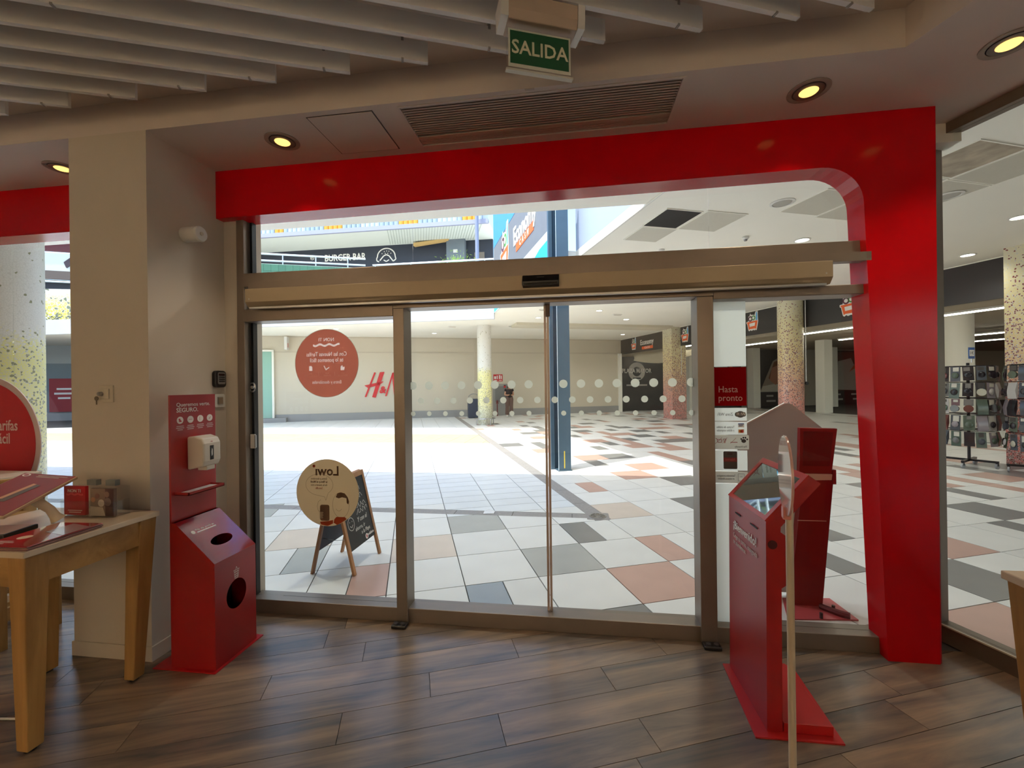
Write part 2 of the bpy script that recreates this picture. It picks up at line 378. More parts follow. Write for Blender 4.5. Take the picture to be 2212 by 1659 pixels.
# walls
wl_ = MB().box(XL-0.2, XL, YB-0.2, 3.0, 0, ZU+0.08).build('wall_left', WHITE_WALL); struct(wl_)
wb_ = MB().box(XL, 6, YB-0.2, YB, 0, ZU+0.08).build('wall_back', WHITE_WALL); struct(wb_)
# pillar with skirting
PX0, PX1, PY0 = -2.96, -2.43, 2.16
pil = struct(MB().box(PX0, PX1, PY0, 2.95, 0, ZC).box(PX1, -2.325, 2.715, 2.95, 0, ZC).build('wall_pillar', WHITE_WALL), 'cream painted pillar between the window bay and the doors')
bb = MB().box(PX0-0.008, PX1+0.008, PY0-0.008, PY0, 0, 0.085).box(PX1, PX1+0.008, PY0, GY-0.07, 0, 0.085).box(PX0-0.008, PX0, PY0, GY-0.07, 0, 0.085)
struct(bb.build('baseboard_pillar', WHITE_WALL))
# red portal round the doors: front panel with a rounded inner corner and a leg that narrows to the floor
inner = [(-2.43,2.762),(1.40,2.795)]
cx, cz, rr = 1.44, 2.58, 0.215
inner += [(cx+rr*math.sin(t), cz+rr*math.cos(t)) for t in [i*PI/2/10 for i in range(0, 11)]]
inner += [(1.745,0.0)]
outline = inner + [(2.005,0.0),(2.02,ZC),(-2.43,ZC)]
po = MB()
# build the portal as beam quads plus leg so that the concave outline stays clean
top = [(-2.43,ZC)] + [(min(p[0],2.02), ZC) for p in inner[1:-1]]
for i in range(len(inner)-2):
    (x0,z0),(x1,z1) = inner[i], inner[i+1]
    po.prism([(x0,z0),(x1,z1),(x1,ZC),(x0,ZC)], 2.65, 2.80, 'y') if x1-x0 > 1e-4 else None
xs, zs = inner[-2]
po.prism([(1.745,0),(2.005,0),(2.02,ZC),(xs,ZC),(xs,zs)], 2.65, 2.80, 'y')
pm = po.mesh('trim_1', RED_GLOSS)
bm = bmesh.new(); bm.from_mesh(pm); bmesh.ops.remove_doubles(bm, verts=bm.verts, dist=1e-5)
# drop the inner walls between the strips
dead = {}
for f in bm.faces: dead.setdefault(tuple(sorted(v.index for v in f.verts)), []).append(f)
bmesh.ops.delete(bm, geom=[f for v in dead.values() if len(v) > 1 for f in v], context='FACES_ONLY')
bmesh.ops.recalc_face_normals(bm, faces=bm.faces)
bm.to_mesh(pm); bm.free()
struct(link('trim_1', pm), 'glossy red portal beam and leg round the entrance')
struct(MB().box(XL, PX0, 2.65, 2.80, 2.745, ZC).build('trim_2', RED_GLOSS), 'glossy red beam over the side window bay')
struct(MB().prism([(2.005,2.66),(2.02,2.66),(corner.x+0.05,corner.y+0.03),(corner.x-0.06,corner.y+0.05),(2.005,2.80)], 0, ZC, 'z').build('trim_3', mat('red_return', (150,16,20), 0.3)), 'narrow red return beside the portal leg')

# ------------------------------------------------------------------ sliding doors and fixed lights
d1 = struct(bpy.data.objects.new('door_1', None), 'automatic glass sliding doors in a bronze frame'); COL.objects.link(d1)
fr = MB()
fr.box(-2.325, -2.268, 2.705, 2.83, 0, 2.98)                     # jamb
fr.box(-2.268, 1.75, 2.70, 2.84, 2.29, 2.385)                   # transom
fr.box(-2.268, -1.166, 2.69, 2.83, 2.045, 2.13); fr.box(-1.166, 0.856, 2.69, 2.83, 2.096, 2.13); fr.box(0.856, 1.75, 2.69, 2.83, 2.075, 2.13)                   # rail over the fixed lights
fr.box(-2.268, 1.80, 2.715, 2.845, 0, 0.095)                    # bottom rail
fr.build('frame', ALU, d1, bevel=0.003)
for x0, x1 in ((-1.166,-1.092),(0.762,0.856)): bx('mullion', x0, x1, 2.695, 2.83, 0.0, 2.096, ALU, d1, bevel=0.003)
bx('threshold', -2.3, 1.8, 2.80, 2.90, 0.0, 0.012, ALU, d1)
sb = MB()
for x in (-2.262, -2.25): sb.box(x, x+0.005, 2.76, 2.80, 0.1, 2.98)
sb.build('edge_seal', BLACK, d1)
# operator case with chamfered lower edge
op = thing('door_operator', 'long beige operator case running above the sliding doors', 'door operator', (-0.36, 2.62, 2.13))
MB().prism([(0.0,0.035),(0.03,0.0),(0.085,0.0),(0.085,0.125),(0.0,0.125)], -1.83, 1.835, 'x').build('case', ALU_LIGHT, op, bevel=0.002)
MB().box(-1.80, 1.80, 0.0, 0.03, -0.012, 0.0).build('drip_rail', ALU_BRIGHT, op)
bx('cover_strip', -1.83, 2.05, 0.03, 0.086, 0.125, 0.175, ALU, op)
for x in (-1.80, 1.80): MB().cyl((x,-0.001,0.055),(x,0.002,0.055),0.004,n=10).build('screw', ALU_BRIGHT, op)
sn = thing('door_sensor', 'small black motion sensor on the door operator case', 'sensor', (-0.173, 2.62, 2.175))
MB().prism([(0,0.0),(-0.045,0.008),(-0.05,0.03),(-0.03,0.072),(0,0.075)], -0.112, 0.112, 'x').build('body', BLACK, sn, bevel=0.004)
bx('lens_strip', -0.10, 0.10, -0.0505, -0.046, 0.008, 0.022, mat('sensor_lens', (6,4,6), 0.1), sn)
print_lines(sn, basis((1,0,0),(0,0.4,1),(0,-0.044,0.055)), [0.045], 0.005, 0.01, mat('faint_grey', (90,88,86), 0.5), 'C')
# panes
def pane(name, x0, x1, z0, z1, y=GY+0.02, parent=d1):
    return bx(name, x0, x1, y, y+0.008, z0, z1, GLASS, parent)
pane('pane', -2.265, -1.17, 0.095, 2.045); pane('pane', 0.86, 1.735, 0.095, 2.075)
pane('pane', -2.265, -1.055, 2.385, 2.95); pane('pane', -1.05, 0.858, 2.385, 2.95); pane('pane', 0.863, 1.735, 2.385, 2.95)
DOT = mix_translucent('dot_film', (236,236,226), 0.85)
def leaf(x0, x1, stile_left):
    lf = bpy.data.objects.new('door_leaf', None); COL.objects.link(lf); lf.parent = d1
    pane('pane', x0, x1, 0.085, 2.10, GY+0.045, lf)
    bx('bottom_rail', x0, x1, GY+0.0, GY+0.06, 0.02, 0.092, ALU, lf)
    bx('top_rail', x0, x1, GY+0.03, GY+0.07, 2.10, 2.13, ALU, lf)
    s = (x0, x0+0.014) if stile_left else (x1-0.014, x1)
    bx('edge_strip', s[0], s[1], GY+0.03, GY+0.06, 0.085, 2.10, mat('edge_strip', (186,170,158), 0.35, metal=0.3), lf)
    return lf
lf1, lf2 = leaf(-1.095, -0.155, False), leaf(-0.150, 0.765, True)
bx('guide_block', -0.155, -0.128, GY+0.0, GY+0.03, 2.02, 2.10, mat('guide_brown', (74,52,38), 0.5), lf2)
for row, (z, r, n0) in enumerate(((1.580, 0.0275, -1.075), (1.476, 0.0215, -1.018), (1.388, 0.0165, -1.075))):
    dm = MB().prism(circle(r, 28), 0, 0.0006, 'z', M=basis((1,0,0),(0,0,1),(0,0,0))).mesh('dot', DOT)
    x = n0
    while x < 0.76:
        if abs(x+0.153) > r: link('dot', dm, lf1 if x < -0.153 else lf2, (x, GY+0.0435, z))
        x += 0.1142
for x in (-1.13, 0.81):
    g = thing('floor_guide', 'black floor guide of the sliding doors by the ' + ('chalkboard side mullion' if x < 0 else 'ticket kiosk side mullion'), 'door guide', (x, 2.66, 0))
    MB().prism([(-0.05,-0.03),(0.05,-0.03),(0.05,0.03),(-0.05,0.03)], 0, 0.022, 'z').build('base', BLACK, g, bevel=0.006)
    for q in (-0.022, 0.022): MB().cyl((q,-0.01,0.02),(q,-0.01,0.032),0.014,n=14).build('roller', mat('roller_grey', (60,60,62), 0.3), g, smooth=True)
# latch plate on the jamb
lt = thing('door_latch', 'small white latch plate on the fixed light by the pillar', 'latch', (-2.262, GY-0.005, 1.20))
bx('plate', -0.004, 0.03, -0.01, 0.0, -0.05, 0.05, WHITE_PL, lt); bx('edge', 0.03, 0.038, -0.012, 0.0, -0.045, 0.045, STEEL, lt)
lk = thing('door_lock', 'round steel lock ring in the fixed light by the pillar', 'lock', (-2.255, GY-0.004, 1.585))
MB().tube([(0.022*math.cos(2*PI*i/20),0,0.03*math.sin(2*PI*i/20)) for i in range(20)], 0.006, 8, closed=True).build('ring', STEEL, lk, smooth=True)
MB().cyl((0,0.004,0),(0,-0.004,0),0.012,n=16).build('cylinder', STEEL, lk, smooth=True)

# ------------------------------------------------------------------ side window bay and side glazing
w1 = struct(bpy.data.objects.new('window_1', None), 'side window bay beyond the pillar'); COL.objects.link(w1)
MB().box(XL, PX0, 2.715, 2.83, 0, 0.10).box(PX0-0.05, PX0, 2.72, 2.82, 0, 3.0).build('frame', ALU, w1)
for x0, x1 in ((XL, -4.35), (-4.344, PX0-0.05)): bx('pane', x0, x1, GY+0.02, GY+0.028, 0.10, 2.90, GLASS, w1)
w2_ = struct(bpy.data.objects.new('window_2', None), 'side glazing turned to the mall'); COL.objects.link(w2_); w2_.rotation_euler = (0,0,T)
MB().box(RA-0.03, RA+0.07, -5.5, 1.96, 0, 0.10).box(RA-0.02, RA+0.06, -5.5, 1.96, ZC-0.06, ZC+0.02).box(RA-0.03, RA+0.07, 1.93, 1.99, 0, ZC).build('frame', ALU, w2_)
bx('sill_bead', RA-0.032, RA-0.02, -5.5, 1.93, 0.098, 0.106, mat('bead_light', (206,200,180), 0.4), w2_)
for b0, b1 in ((-5.5,-1.6),(-1.595,1.93)): bx('pane', RA+0.01, RA+0.018, b0, b1, 0.10, ZC-0.06, GLASS, w2_)

# ================================================================== things on the pillar
k = thing('key_switch', 'white wall plate with a key hanging from its lock on the cream pillar', 'switch', (-2.712, PY0, 1.557))
FR = basis((1,0,0),(0,0,1),(0,0,0))       # flat work facing the shop (towards -y)
MB().box(-0.048,0.048,-0.008,0,-0.05,0.05).build('plate', mat('old_white', (206,196,176), 0.5), k, bevel=0.002)
MB().box(-0.028,0.028,-0.016,-0.008,-0.03,0.03).build('raised_cover', mat('old_white', (206,196,176), 0.5), k, bevel=0.002)
MB().cyl((-0.018,-0.016,0.0),(-0.018,-0.034,0.0),0.012,n=14).build('lock_barrel', STEEL, k, smooth=True)
MB().cyl((-0.025,-0.040,-0.026),(-0.025,-0.037,-0.026),0.013,n=16).box(-0.028,-0.022,-0.040,-0.037,-0.062,-0.03).build('key', mat('key_metal', (120,110,96), 0.35, metal=0.9), k)
s = thing('wall_siren', 'white cylinder sticking out of the pillar side below the red beam', 'wall light', (PX1, 2.41, 2.565))
MB().cyl((0,0,0),(0.105,0,0),0.047,n=28).build('body', WHITE_PL, s, smooth=True)
MB().cyl((0.105,0,0),(0.116,0,0),0.050,0.044,n=28).build('end_cap', WHITE_PL, s, smooth=True)
MB().cyl((0.116,0,0),(0.121,0,0),0.012,n=12).build('cap_centre', mat('old_white', (206,196,176), 0.5), s)
kp = thing('alarm_keypad', 'small black alarm keypad with silver face on the pillar side', 'keypad', (PX1, 2.645, 1.645))
RX = basis((0,1,0),(0,0,1),(0,0,0))       # flat work facing +x
MB().prism(rrect(-0.047,0.047,-0.058,0.058,0.025),0,0.028,'z',M=RX).build('case', BLACK, kp, bevel=0.004)
MB().prism(rrect(-0.026,0.036,-0.036,0.046,0.012),0.028,0.030,'z',M=RX).build('face', mat('keypad_silver', (138,138,140), 0.35, metal=0.3), kp)
MB().prism(rrect(-0.02,0.03,0.022,0.038,0.004),0.030,0.0315,'z',M=RX).build('display', mat('keypad_display', (40,14,16), 0.2), kp)
bm_ = MB().prism(rrect(-0.0065,0.0065,-0.0045,0.0045,0.002,2),0.030,0.033,'z',M=RX).mesh('button', BLACK)
for i in range(3):
    for j in range(3): link('button', bm_, kp, (0, -0.012+i*0.017, 0.012-j*0.014))
sw = thing('wall_switch', 'square white rocker switch on the pillar side behind the red station', 'switch', (PX1, 2.655, 1.495))
MB().prism(rrect(-0.042,0.042,-0.046,0.046,0.012),0,0.010,'z',M=RX).build('plate', WHITE_PL, sw, bevel=0.002)
MB().prism(rrect(-0.024,0.024,-0.027,0.027,0.005),0.010,0.013,'z',M=RX).build('bezel', mat('switch_silver', (176,174,170), 0.3, metal=0.6), sw)
MB().prism(rrect(-0.018,0.018,-0.021,0.021,0.002),0.013,0.016,'z',M=RX).build('rocker', mat('switch_beige', (150,134,116), 0.5), sw)

# ================================================================== red hygiene station with sanitiser dispenser and bin
st = thing('hygiene_station', 'red steel hygiene station with a white sanitiser dispenser and waste holes', 'station', (-2.25, 2.12, 0))
bx('base_plate', -0.11, 0.285, -0.02, 0.35, 0, 0.006, mat('red_plate', (176,20,24), 0.3), st)
W_ = 0.31
def hole_face(M, w, h, hx, hy, rx, ry, n=32):
    # a w x h panel in the plane of M with an elliptic hole, thin
    mb = MB(); ring = [(hx+rx*math.cos(2*PI*i/n), hy+ry*math.sin(2*PI*i/n)) for i in range(n)]; out = []
    for i in range(n):
        dx, dy = math.cos(2*PI*i/n)*rx, math.sin(2*PI*i/n)*ry; ts = []
        if dx > 1e-9: ts.append((w-hx)/dx)
        if dx < -1e-9: ts.append(-hx/dx)
        if dy > 1e-9: ts.append((h-hy)/dy)
        if dy < -1e-9: ts.append(-hy/dy)
        t = min(ts); out.append((hx+dx*t, hy+dy*t))
    vs = [(p[0],p[1],0) for p in ring]+[(p[0],p[1],0) for p in out]+[(0,0,0),(w,0,0),(w,h,0),(0,h,0)]
    fs = [(i,(i+1)%n,n+(i+1)%n,n+i) for i in range(n)]
    for ci, (x,y) in enumerate(((0,0),(w,0),(w,h),(0,h))):
        # fill the corner between neighbouring outer points
        for i in range(n):
            a_, b_ = out[i], out[(i+1)%n]
            if (abs(a_[0]-x) < 1e-6 or abs(a_[1]-y) < 1e-6) and (abs(b_[0]-x) < 1e-6 or abs(b_[1]-y) < 1e-6) and not (abs(a_[0]-b_[0]) < 1e-6 or abs(a_[1]-b_[1]) < 1e-6):
                fs.append((n+i, n+(i+1)%n, 2*n+ci))
    mb.add(vs, fs, 0, M); return mb
bo = MB()
bo.add([(0,0,0),(0.27,0,0),(0.27,0,0.60),(0.02,0,0.82),(0,0,0.82)], [(0,1,2,3,4)])
bo.add([(0,W_,0),(0.27,W_,0),(0.27,W_,0.60),(0.02,W_,0.82),(0,W_,0.82)], [(4,3,2,1,0)])
bo.add([(0,0,0),(0,W_,0),(0,W_,0.82),(0,0,0.82)], [(0,1,2,3)])
bo.build('bin_sides', RED_METAL, st)
MF = basis((0,1,0),(0,0,1),(0.27,0,0)); MS = basis((0,1,0),(-0.25,0,0.22),(0.27,0,0.60)); SL = math.hypot(0.25,0.22)
hole_face(MF, W_, 0.60, 0.155, 0.365, 0.075, 0.085).build('front_panel', RED_METAL, st)
hole_face(MS, W_, SL, 0.155, 0.125, 0.075, 0.034).build('sloped_lid', mat('red_lid', (140,16,26), 0.16, spec=0.7, coat=0.6), st)
bx('bin_inside', 0.01, 0.12, 0.02, W_-0.02, 0.02, 0.55, DARK, st)
bx('back_panel', -0.012, 0.0, 0.0, W_, 0.0, 1.545, RED_METAL, st, bevel=0.002)
MB().prism([(0,0.0),(0,0.0),(0,0)],0,0.001,'z') if False else None
text('lettering', 'Queremos verte.', 0.033, WHITE_INK, basis((0,1,0),(0,0,1),(0.0008,0.038,1.487)), st, align='LEFT')
text('lettering', 'SEGURO.', 0.036, WHITE_INK, basis((0,1,0),(0,0,1),(0.0008,0.038,1.455)), st, align='LEFT', bold=0.012)
for i, (t_, n_) in enumerate((('',0),('',1),('',2),('',3))):
    y = 0.062+i*0.068
    flat('round_icon', circle(0.021, 24), 0.0008, WHITE_INK, basis((0,1,0),(0,0,1),(0.0,y,1.398)), st)
    MK = basis((0,1,0),(0,0,1),(0.0008,y,1.398))
    if n_ == 0: flat('icon_mark', circle(0.006, 12, -0.004, 0.004), 0.0004, RED_PRINT, MK, st); flat('icon_mark', [(-0.008,-0.01),(0.01,-0.01),(0.006,0.0),(-0.006,0.0)], 0.0004, RED_PRINT, MK, st)
    elif n_ == 1: flat('icon_mark', [(-0.011,-0.002),(0.011,-0.002),(0.011,0.002),(-0.011,0.002)], 0.0004, mat('pale_red', (196,150,150), 0.6), MK, st)
    elif n_ == 2: flat('icon_mark', [(-0.006,-0.012),(-0.003,-0.012),(-0.003,0.012),(-0.006,0.012)], 0.0004, mat('pale_red', (196,150,150), 0.6), MK, st)
    else: flat('icon_mark', [(-0.008,-0.008),(0.0,-0.008),(0.008,0.008),(0.004,0.008)], 0.0004, mat('pale_red', (196,150,150), 0.6), MK, st)
    print_lines(st, basis((0,1,0),(0,0,1),(0.0002,y,1.363)), [0.046-0.006*(i%2),0.052,0.034+0.008*(i%2)], 0.0055, 0.0105, mat('faded_white', (196,168,166), 0.6), 'C')
# lid and front prints
MSo = lambda x, y: basis((0,1,0),(-0.25,0,0.22),Vector((0.27,0,0.60))+Vector((0,x,0))+Vector((-0.25,0,0.22)).normalized()*y+Vector((0.66,0,0.75))*0.0008)
flat('round_icon', circle(0.012, 20), 0.0004, WHITE_INK, MSo(0.045, 0.235), st)
text('lettering', 'Pide cita previa en', 0.017, WHITE_INK, MSo(0.065, 0.242), st, align='LEFT', bold=0.01)
print_lines(st, MSo(0.065, 0.226), [0.13], 0.007, 0.01, WHITE_INK)
ic = MB(); MI = basis((0,1,0),(0,0,1),(0.2708,0.155,0.485))
def stroke(mb, pts, w, M):
    for p, q in zip(pts, pts[1:]):
        d = (Vector(q)-Vector(p)).normalized(); nn = Vector((-d.y, d.x))*w/2
        mb.add([(p[0]+nn.x,p[1]+nn.y,0),(p[0]-nn.x,p[1]-nn.y,0),(q[0]-nn.x,q[1]-nn.y,0),(q[0]+nn.x,q[1]+nn.y,0)], [(0,1,2,3)], 0, M)
for pts in ([(-0.018,0.02),(-0.012,-0.03),(0.012,-0.03),(0.018,0.02)],[(-0.022,0.02),(0.022,0.02)],[(-0.017,0.008),(0.017,0.008)],[(-0.015,-0.006),(0.015,-0.006)],[(-0.013,-0.018),(0.013,-0.018)],[(-0.006,0.02),(-0.005,-0.03)],[(0.006,0.02),(0.005,-0.03)],[(-0.006,0.024),(0.0,0.038),(0.006,0.024)]): stroke(ic, pts, 0.0024, MI)
ic.build('waste_basket_icon', WHITE_INK, st)
# dispenser
dp = bpy.data.objects.new('dispenser', None); COL.objects.link(dp); dp.parent = st; dp.location = (0, 0.165, 1.10)
MB().prism([(0,0.0),(0.10,0.02),(0.112,0.05),(0.112,0.155),(0.098,0.185),(0.05,0.20),(0,0.195)], -0.062, 0.062, 'y').build('housing', mat('dispenser_white', (214,206,192), 0.35), dp, bevel=0.010, segs=3)
flat('window', [(-0.013,0.055),(0.013,0.055),(0.013,0.14),(-0.013,0.14)], 0.001, BLACK, basis((0,1,0),(0,0,1),(0.1122,-0.005,0)), dp)
flat('gel_mark', [(-0.004,0.075),(0.004,0.085),(0.004,0.115),(-0.002,0.125),(-0.006,0.10)], 0.0006, WHITE_PL, basis((0,1,0),(0,0,1),(0.1133,-0.004,0)), dp)
flat('badge', circle(0.009,16,-0.002,0.158), 0.0008, mat('badge_pink', (190,130,130), 0.5), basis((0,1,0),(0,0,1),(0.1085,0,0)), dp)
MB().box(0.04,0.10,-0.03,0.03,-0.006,0.02).build('nozzle_block', mat('dispenser_white', (214,206,192), 0.35), dp, bevel=0.004)
tr = MB().box(0,0.095,0.02,0.27,0.972,0.976).box(0,0.095,0.02,0.024,0.972,0.99).box(0,0.095,0.266,0.27,0.972,0.99).box(0.091,0.095,0.02,0.27,0.972,0.99)
tr.build('drip_tray', RED_METAL, st); bx('tray_liner', 0.006, 0.09, 0.03, 0.26, 0.977, 0.981, WHITE_PL, st)

# ================================================================== ticket kiosk
ki = thing('ticket_kiosk', 'red steel ticket kiosk with a tilted touch screen by the doors', 'kiosk', (0.855, 2.05, 0))
MB().prism([(-0.065,-0.04),(0.30,-0.035),(0.335,0.49),(-0.035,0.46)], 0, 0.007, 'z').build('base_plate', mat('kiosk_plate', (170,30,30), 0.35), ki)
prof = [(0,0.007),(0.065,0.007),(0.069,0.65),(0.095,0.668),(0.101,0.878),(0.068,0.902),(0.069,0.925),(0.236,1.122),(0.191,1.156),(0.007,0.948)]
D_ = 0.45
kb = MB()
kb.add([(p[0],0,p[1]) for p in prof]+[(p[0],D_,p[1]) for p in prof], [(i,(i+1)%10,10+(i+1)%10,10+i) for i in range(10)])
kb.add([(p[0],0,p[1]) for p in prof], [(0,1,2,5,6,9),(2,3,4,5),(6,7,8,9)]); kb.add([(p[0],D_,p[1]) for p in prof], [(9,6,5,2,1,0),(5,4,3,2),(9,8,7,6)])
kb.build('body', RED_METAL, ki)
bx('weight_box', 0.07, 0.275, 0.0, 0.43, 0.007, 0.05, mat('kiosk_plate', (170,30,30), 0.35), ki, bevel=0.002)
up = Vector((0.184,0,0.208)).normalized(); nn = Vector((-0.749,0,0.663)); SLn = math.hypot(0.184,0.208)
MK = lambda x, y, off=0.0: basis((0,-1,0), up, Vector((0.007,D_-x,0.948))+up*y+nn*off)
kf = MB()
for a_ in ((0,D_,0,0.022),(0,D_,SLn-0.03,SLn),(0,0.03,0.022,SLn-0.03),(D_-0.03,D_,0.022,SLn-0.03)): kf.box(*a_, 0.0, 0.007, M=MK(0,0))
kf.build('screen_frame', mat('kiosk_rim', (170,52,50), 0.25), ki)
MB().prism(rrect(0.03,D_-0.03,0.022,SLn-0.03,0.003),0,0.003,'z',M=MK(0,0)).build('screen', mat('kiosk_screen', (150,160,158), 0.03, metal=0.75, spec=1.0), ki)
MB().cyl(Vector((0.10,0.03,1.068))+nn*0.006, Vector((0.10,0.03,1.068))+nn*0.0085, 0.008, n=14).build('camera_dot', DARK, ki)
KF = lambda x, z: basis((0,-1,0),(0,0,1),(-0.0006+0.004*(z/0.95),D_-x,z))
for x0, z0, x1, z1 in ((0.10,0.882,0.17,0.880),(0.29,0.885,0.37,0.883)): flat('ticket_slot', [(0,0),(x1-x0,0),(x1-x0,0.007),(0,0.007)], 0.001, DARK, KF(x0,z0), ki)
text('lettering', '¡Bienvenido!', 0.062, WHITE_INK, KF(0.07,0.815), ki, align='LEFT', bold=0.014, squash=0.93)
text('lettering', 'Coge tu turno, enseguida\nte atendemos.', 0.036, mat('soft_white', (214,196,192), 0.6), KF(0.07,0.742), ki, align='LEFT', squash=0.8, lines=0.95)
flat('round_badge', circle(0.020,20), 0.002, mat('badge_dark_red', (66,8,10), 0.5), basis((1,0,0),(0,0,1),(0.033,-0.0005,0.845)), ki)

# ================================================================== pole sign with round acrylic disc seen almost edge on
ps = thing('pole_sign', 'slim white pole stand carrying a round sign seen edge on', 'sign stand', (0.775, 1.655, 0))
MB().lathe([(0.14,0.0),(0.14,0.006),(0.132,0.010),(0.02,0.012),(0.016,0.03)], 40).build('foot', WHITE_PL, ps, smooth=True)
MB().cyl((0,0,0.01),(0,0,1.24),0.0125,n=20).build('pole', mat('pole_cream', (204,188,164), 0.4), ps, smooth=True)
dn = Vector((-0.955,0.285,0.0)).normalized(); MD = basis(dn.cross(Vector((0,0,1))), (0,0,1), Vector((-0.02,-0.02,1.243)))
MB().prism(circle(0.142,64), -0.004, 0.004, 'z', M=MD).build('disc', mat('disc_pearl', (226,178,168), 0.12, coat=1.0, spec=0.8), ps, bevel=0.002)
MB().prism(circle(0.136,48), 0.0045, 0.0052, 'z', M=MD).build('disc_print', mat('disc_print', (214,150,142), 0.2, coat=0.8), ps)
MB().prism(rrect(-0.02,0.02,-0.155,-0.11,0.008), -0.012, 0.014, 'z', M=MD).build('clamp', mat('clamp_pink', (216,140,130), 0.35), ps, bevel=0.004)

# ================================================================== glass stickers
gy = GY + 0.0192
gs = thing('red_round_sticker', 'large round red tariff sticker on the fixed glass, lettering mirrored', 'sticker', (-1.696, gy, 1.747))
RFILM = mix_translucent('red_film', (222,166,150), 0.8); PINK = mix_translucent('pink_ink', (240,214,204), 0.85)
MB().tube([(0.2385*math.cos(2*PI*i/72),-0.0004,0.2385*math.sin(2*PI*i/72)) for i in range(72)], 0.0016, 6, closed=True).build('white_edge', mix_translucent('edge_film', (240,230,220), 0.5), gs)
F = lambda x, z: basis((1,0,0),(0,0,1),(x,-0.0009,z))
cuts = []
def stick(me, nm, cut=True):
    if cut: cuts.append(me.copy())
    b2 = me.copy(); b2.transform(FR @ Matrix.Translation((0,0,0.0004 if cut else 0.0010))); link(nm, b2, gs)
MIR = Matrix.Diagonal((-1,1,1,1))
for body, sz, x, z, b_, q_ in (('NON TI',0.034,0,0.165,0.01,1.0),('Con las Nuevas Tarifas',0.042,0,0.063,0.008,0.78),('te lo ponemos fácil',0.042,0,0.022,0.008,0.78),('Entra y descúbrelas',0.033,0,-0.133,0.0,0.85),('MÁS\nSENCILLAS',0.015,0.12,-0.079,0,1),('MÁS\nCLARAS',0.015,0.005,-0.079,0,1),('SIN\nCOMPROMISO',0.015,-0.12,-0.079,0,1)):
    me = text_mesh('lettering', body, sz, PINK, bold=b_, squash=q_, ext=0.0); me.transform(Matrix.Translation((x,z,0)) @ MIR); stick(me, 'lettering', sz > 0.02)
rb_pts = [(-0.10+0.2*i/20, 0.135-0.006*math.sin(i*0.9)) for i in range(21)] + [(0.10-0.2*i/20, 0.121-0.006*math.sin((20-i)*0.9)) for i in range(21)]
for nm, pts in (('ribbon',rb_pts),('icon',[(-0.132,-0.052),(-0.108,-0.052),(-0.108,-0.026),(-0.115,-0.018),(-0.132,-0.018)]),('icon',[(-0.022,-0.018),(-0.006,-0.050),(0.022,-0.032),(0.019,-0.027),(-0.005,-0.040),(-0.017,-0.016)]),('icon',[(0.105,-0.05),(0.132,-0.05),(0.135,-0.028),(0.122,-0.028),(0.118,-0.014),(0.105,-0.026)]),('divider',[(0.0595,-0.09),(0.0615,-0.09),(0.0615,-0.06),(0.0595,-0.06)]),('divider',[(-0.0615,-0.09),(-0.0595,-0.09),(-0.0595,-0.06),(-0.0615,-0.06)])):
    stick(MB().add([(p[0],p[1],0) for p in pts], [tuple(range(len(pts)))]).mesh(nm, PINK), nm, nm != 'divider')
fm = cut_film('film', circle(0.237,72), cuts, RFILM, 0.0004); fm.transform(FR @ Matrix.Translation((0,0,0.0004))); link('film', fm, gs)

cs = thing('cream_round_sticker', 'large round cream sticker with a drawn man holding a phone, in front of the chalkboard', 'sticker', (-1.702, gy, 0.838))
flat('film', circle(0.235,72), 0.0008, mix_translucent('cream_film', (220,204,176), 0.6), FR, cs)
BRN = mix_translucent('brown_ink', (140,112,92), 0.55); ORG = mix_translucent('orange_ink', (196,96,66), 0.6); LINE = mix_translucent('line_ink', (150,128,104), 0.5)
text('lettering', 'Lowı', 0.092, BRN, F(0.0,0.150), cs, mirror=True, bold=0.022)
flat('letter_dot', circle(0.0105,16,-0.099,0.186), 0.0004, ORG, F(0,0), cs)
for nm, pts in (('speech_bubble',[(-0.06+0.103*math.cos(t), 0.055+0.075*math.sin(t)) for t in [math.radians(-50+i*10) for i in range(0,32)]] + [(-0.02,-0.03),(-0.012,-0.055),(0.006,-0.004)]),('face_outline',[(0.10+0.062*math.cos(t), -0.085+0.088*math.sin(t)) for t in [math.radians(i*10) for i in range(37)]]),('smile',[(0.085+0.02*math.cos(t), -0.108+0.018*math.sin(t)) for t in [math.radians(190+i*16) for i in range(11)]]),('hand_outline',[(-0.036,-0.14),(-0.07,-0.13),(-0.078,-0.10),(-0.07,-0.065),(-0.05,-0.05)])):
    ln = MB(); stroke(ln, pts, 0.002, F(0,0)); ln.build(nm, LINE, cs)
for i, (t_, b_, m_) in enumerate((('Entra y descubre',0,LINE),('la Fibra y el Móvil',0.014,BRN),('de la manera más',0,LINE),('Sencilla',0,ORG))): text('lettering', t_, 0.021, m_, F(-0.062,0.097-i*0.022), cs, mirror=True, bold=b_, squash=0.85)
flat('hair', [(0.062,-0.03),(0.075,-0.005),(0.10,0.005),(0.13,-0.002),(0.152,-0.028),(0.162,-0.06),(0.155,-0.078),(0.145,-0.07),(0.142,-0.036),(0.11,-0.03),(0.085,-0.038)], 0.0004, BRN, F(0,0), cs)
flat('shirt', [(0.045,-0.21),(0.05,-0.185),(0.066,-0.168),(0.13,-0.168),(0.142,-0.182),(0.10,-0.21),(0.07,-0.224)], 0.0004, ORG, F(0,0), cs)
flat('sleeve', [(-0.05,-0.225),(-0.058,-0.205),(0.0,-0.20),(0.04,-0.19),(0.04,-0.215),(0.0,-0.234)], 0.0004, ORG, F(0,0), cs)
flat('phone', rrect(-0.056,0.014,-0.198,-0.085,0.014), 0.0005, BRN, F(0,0), cs)
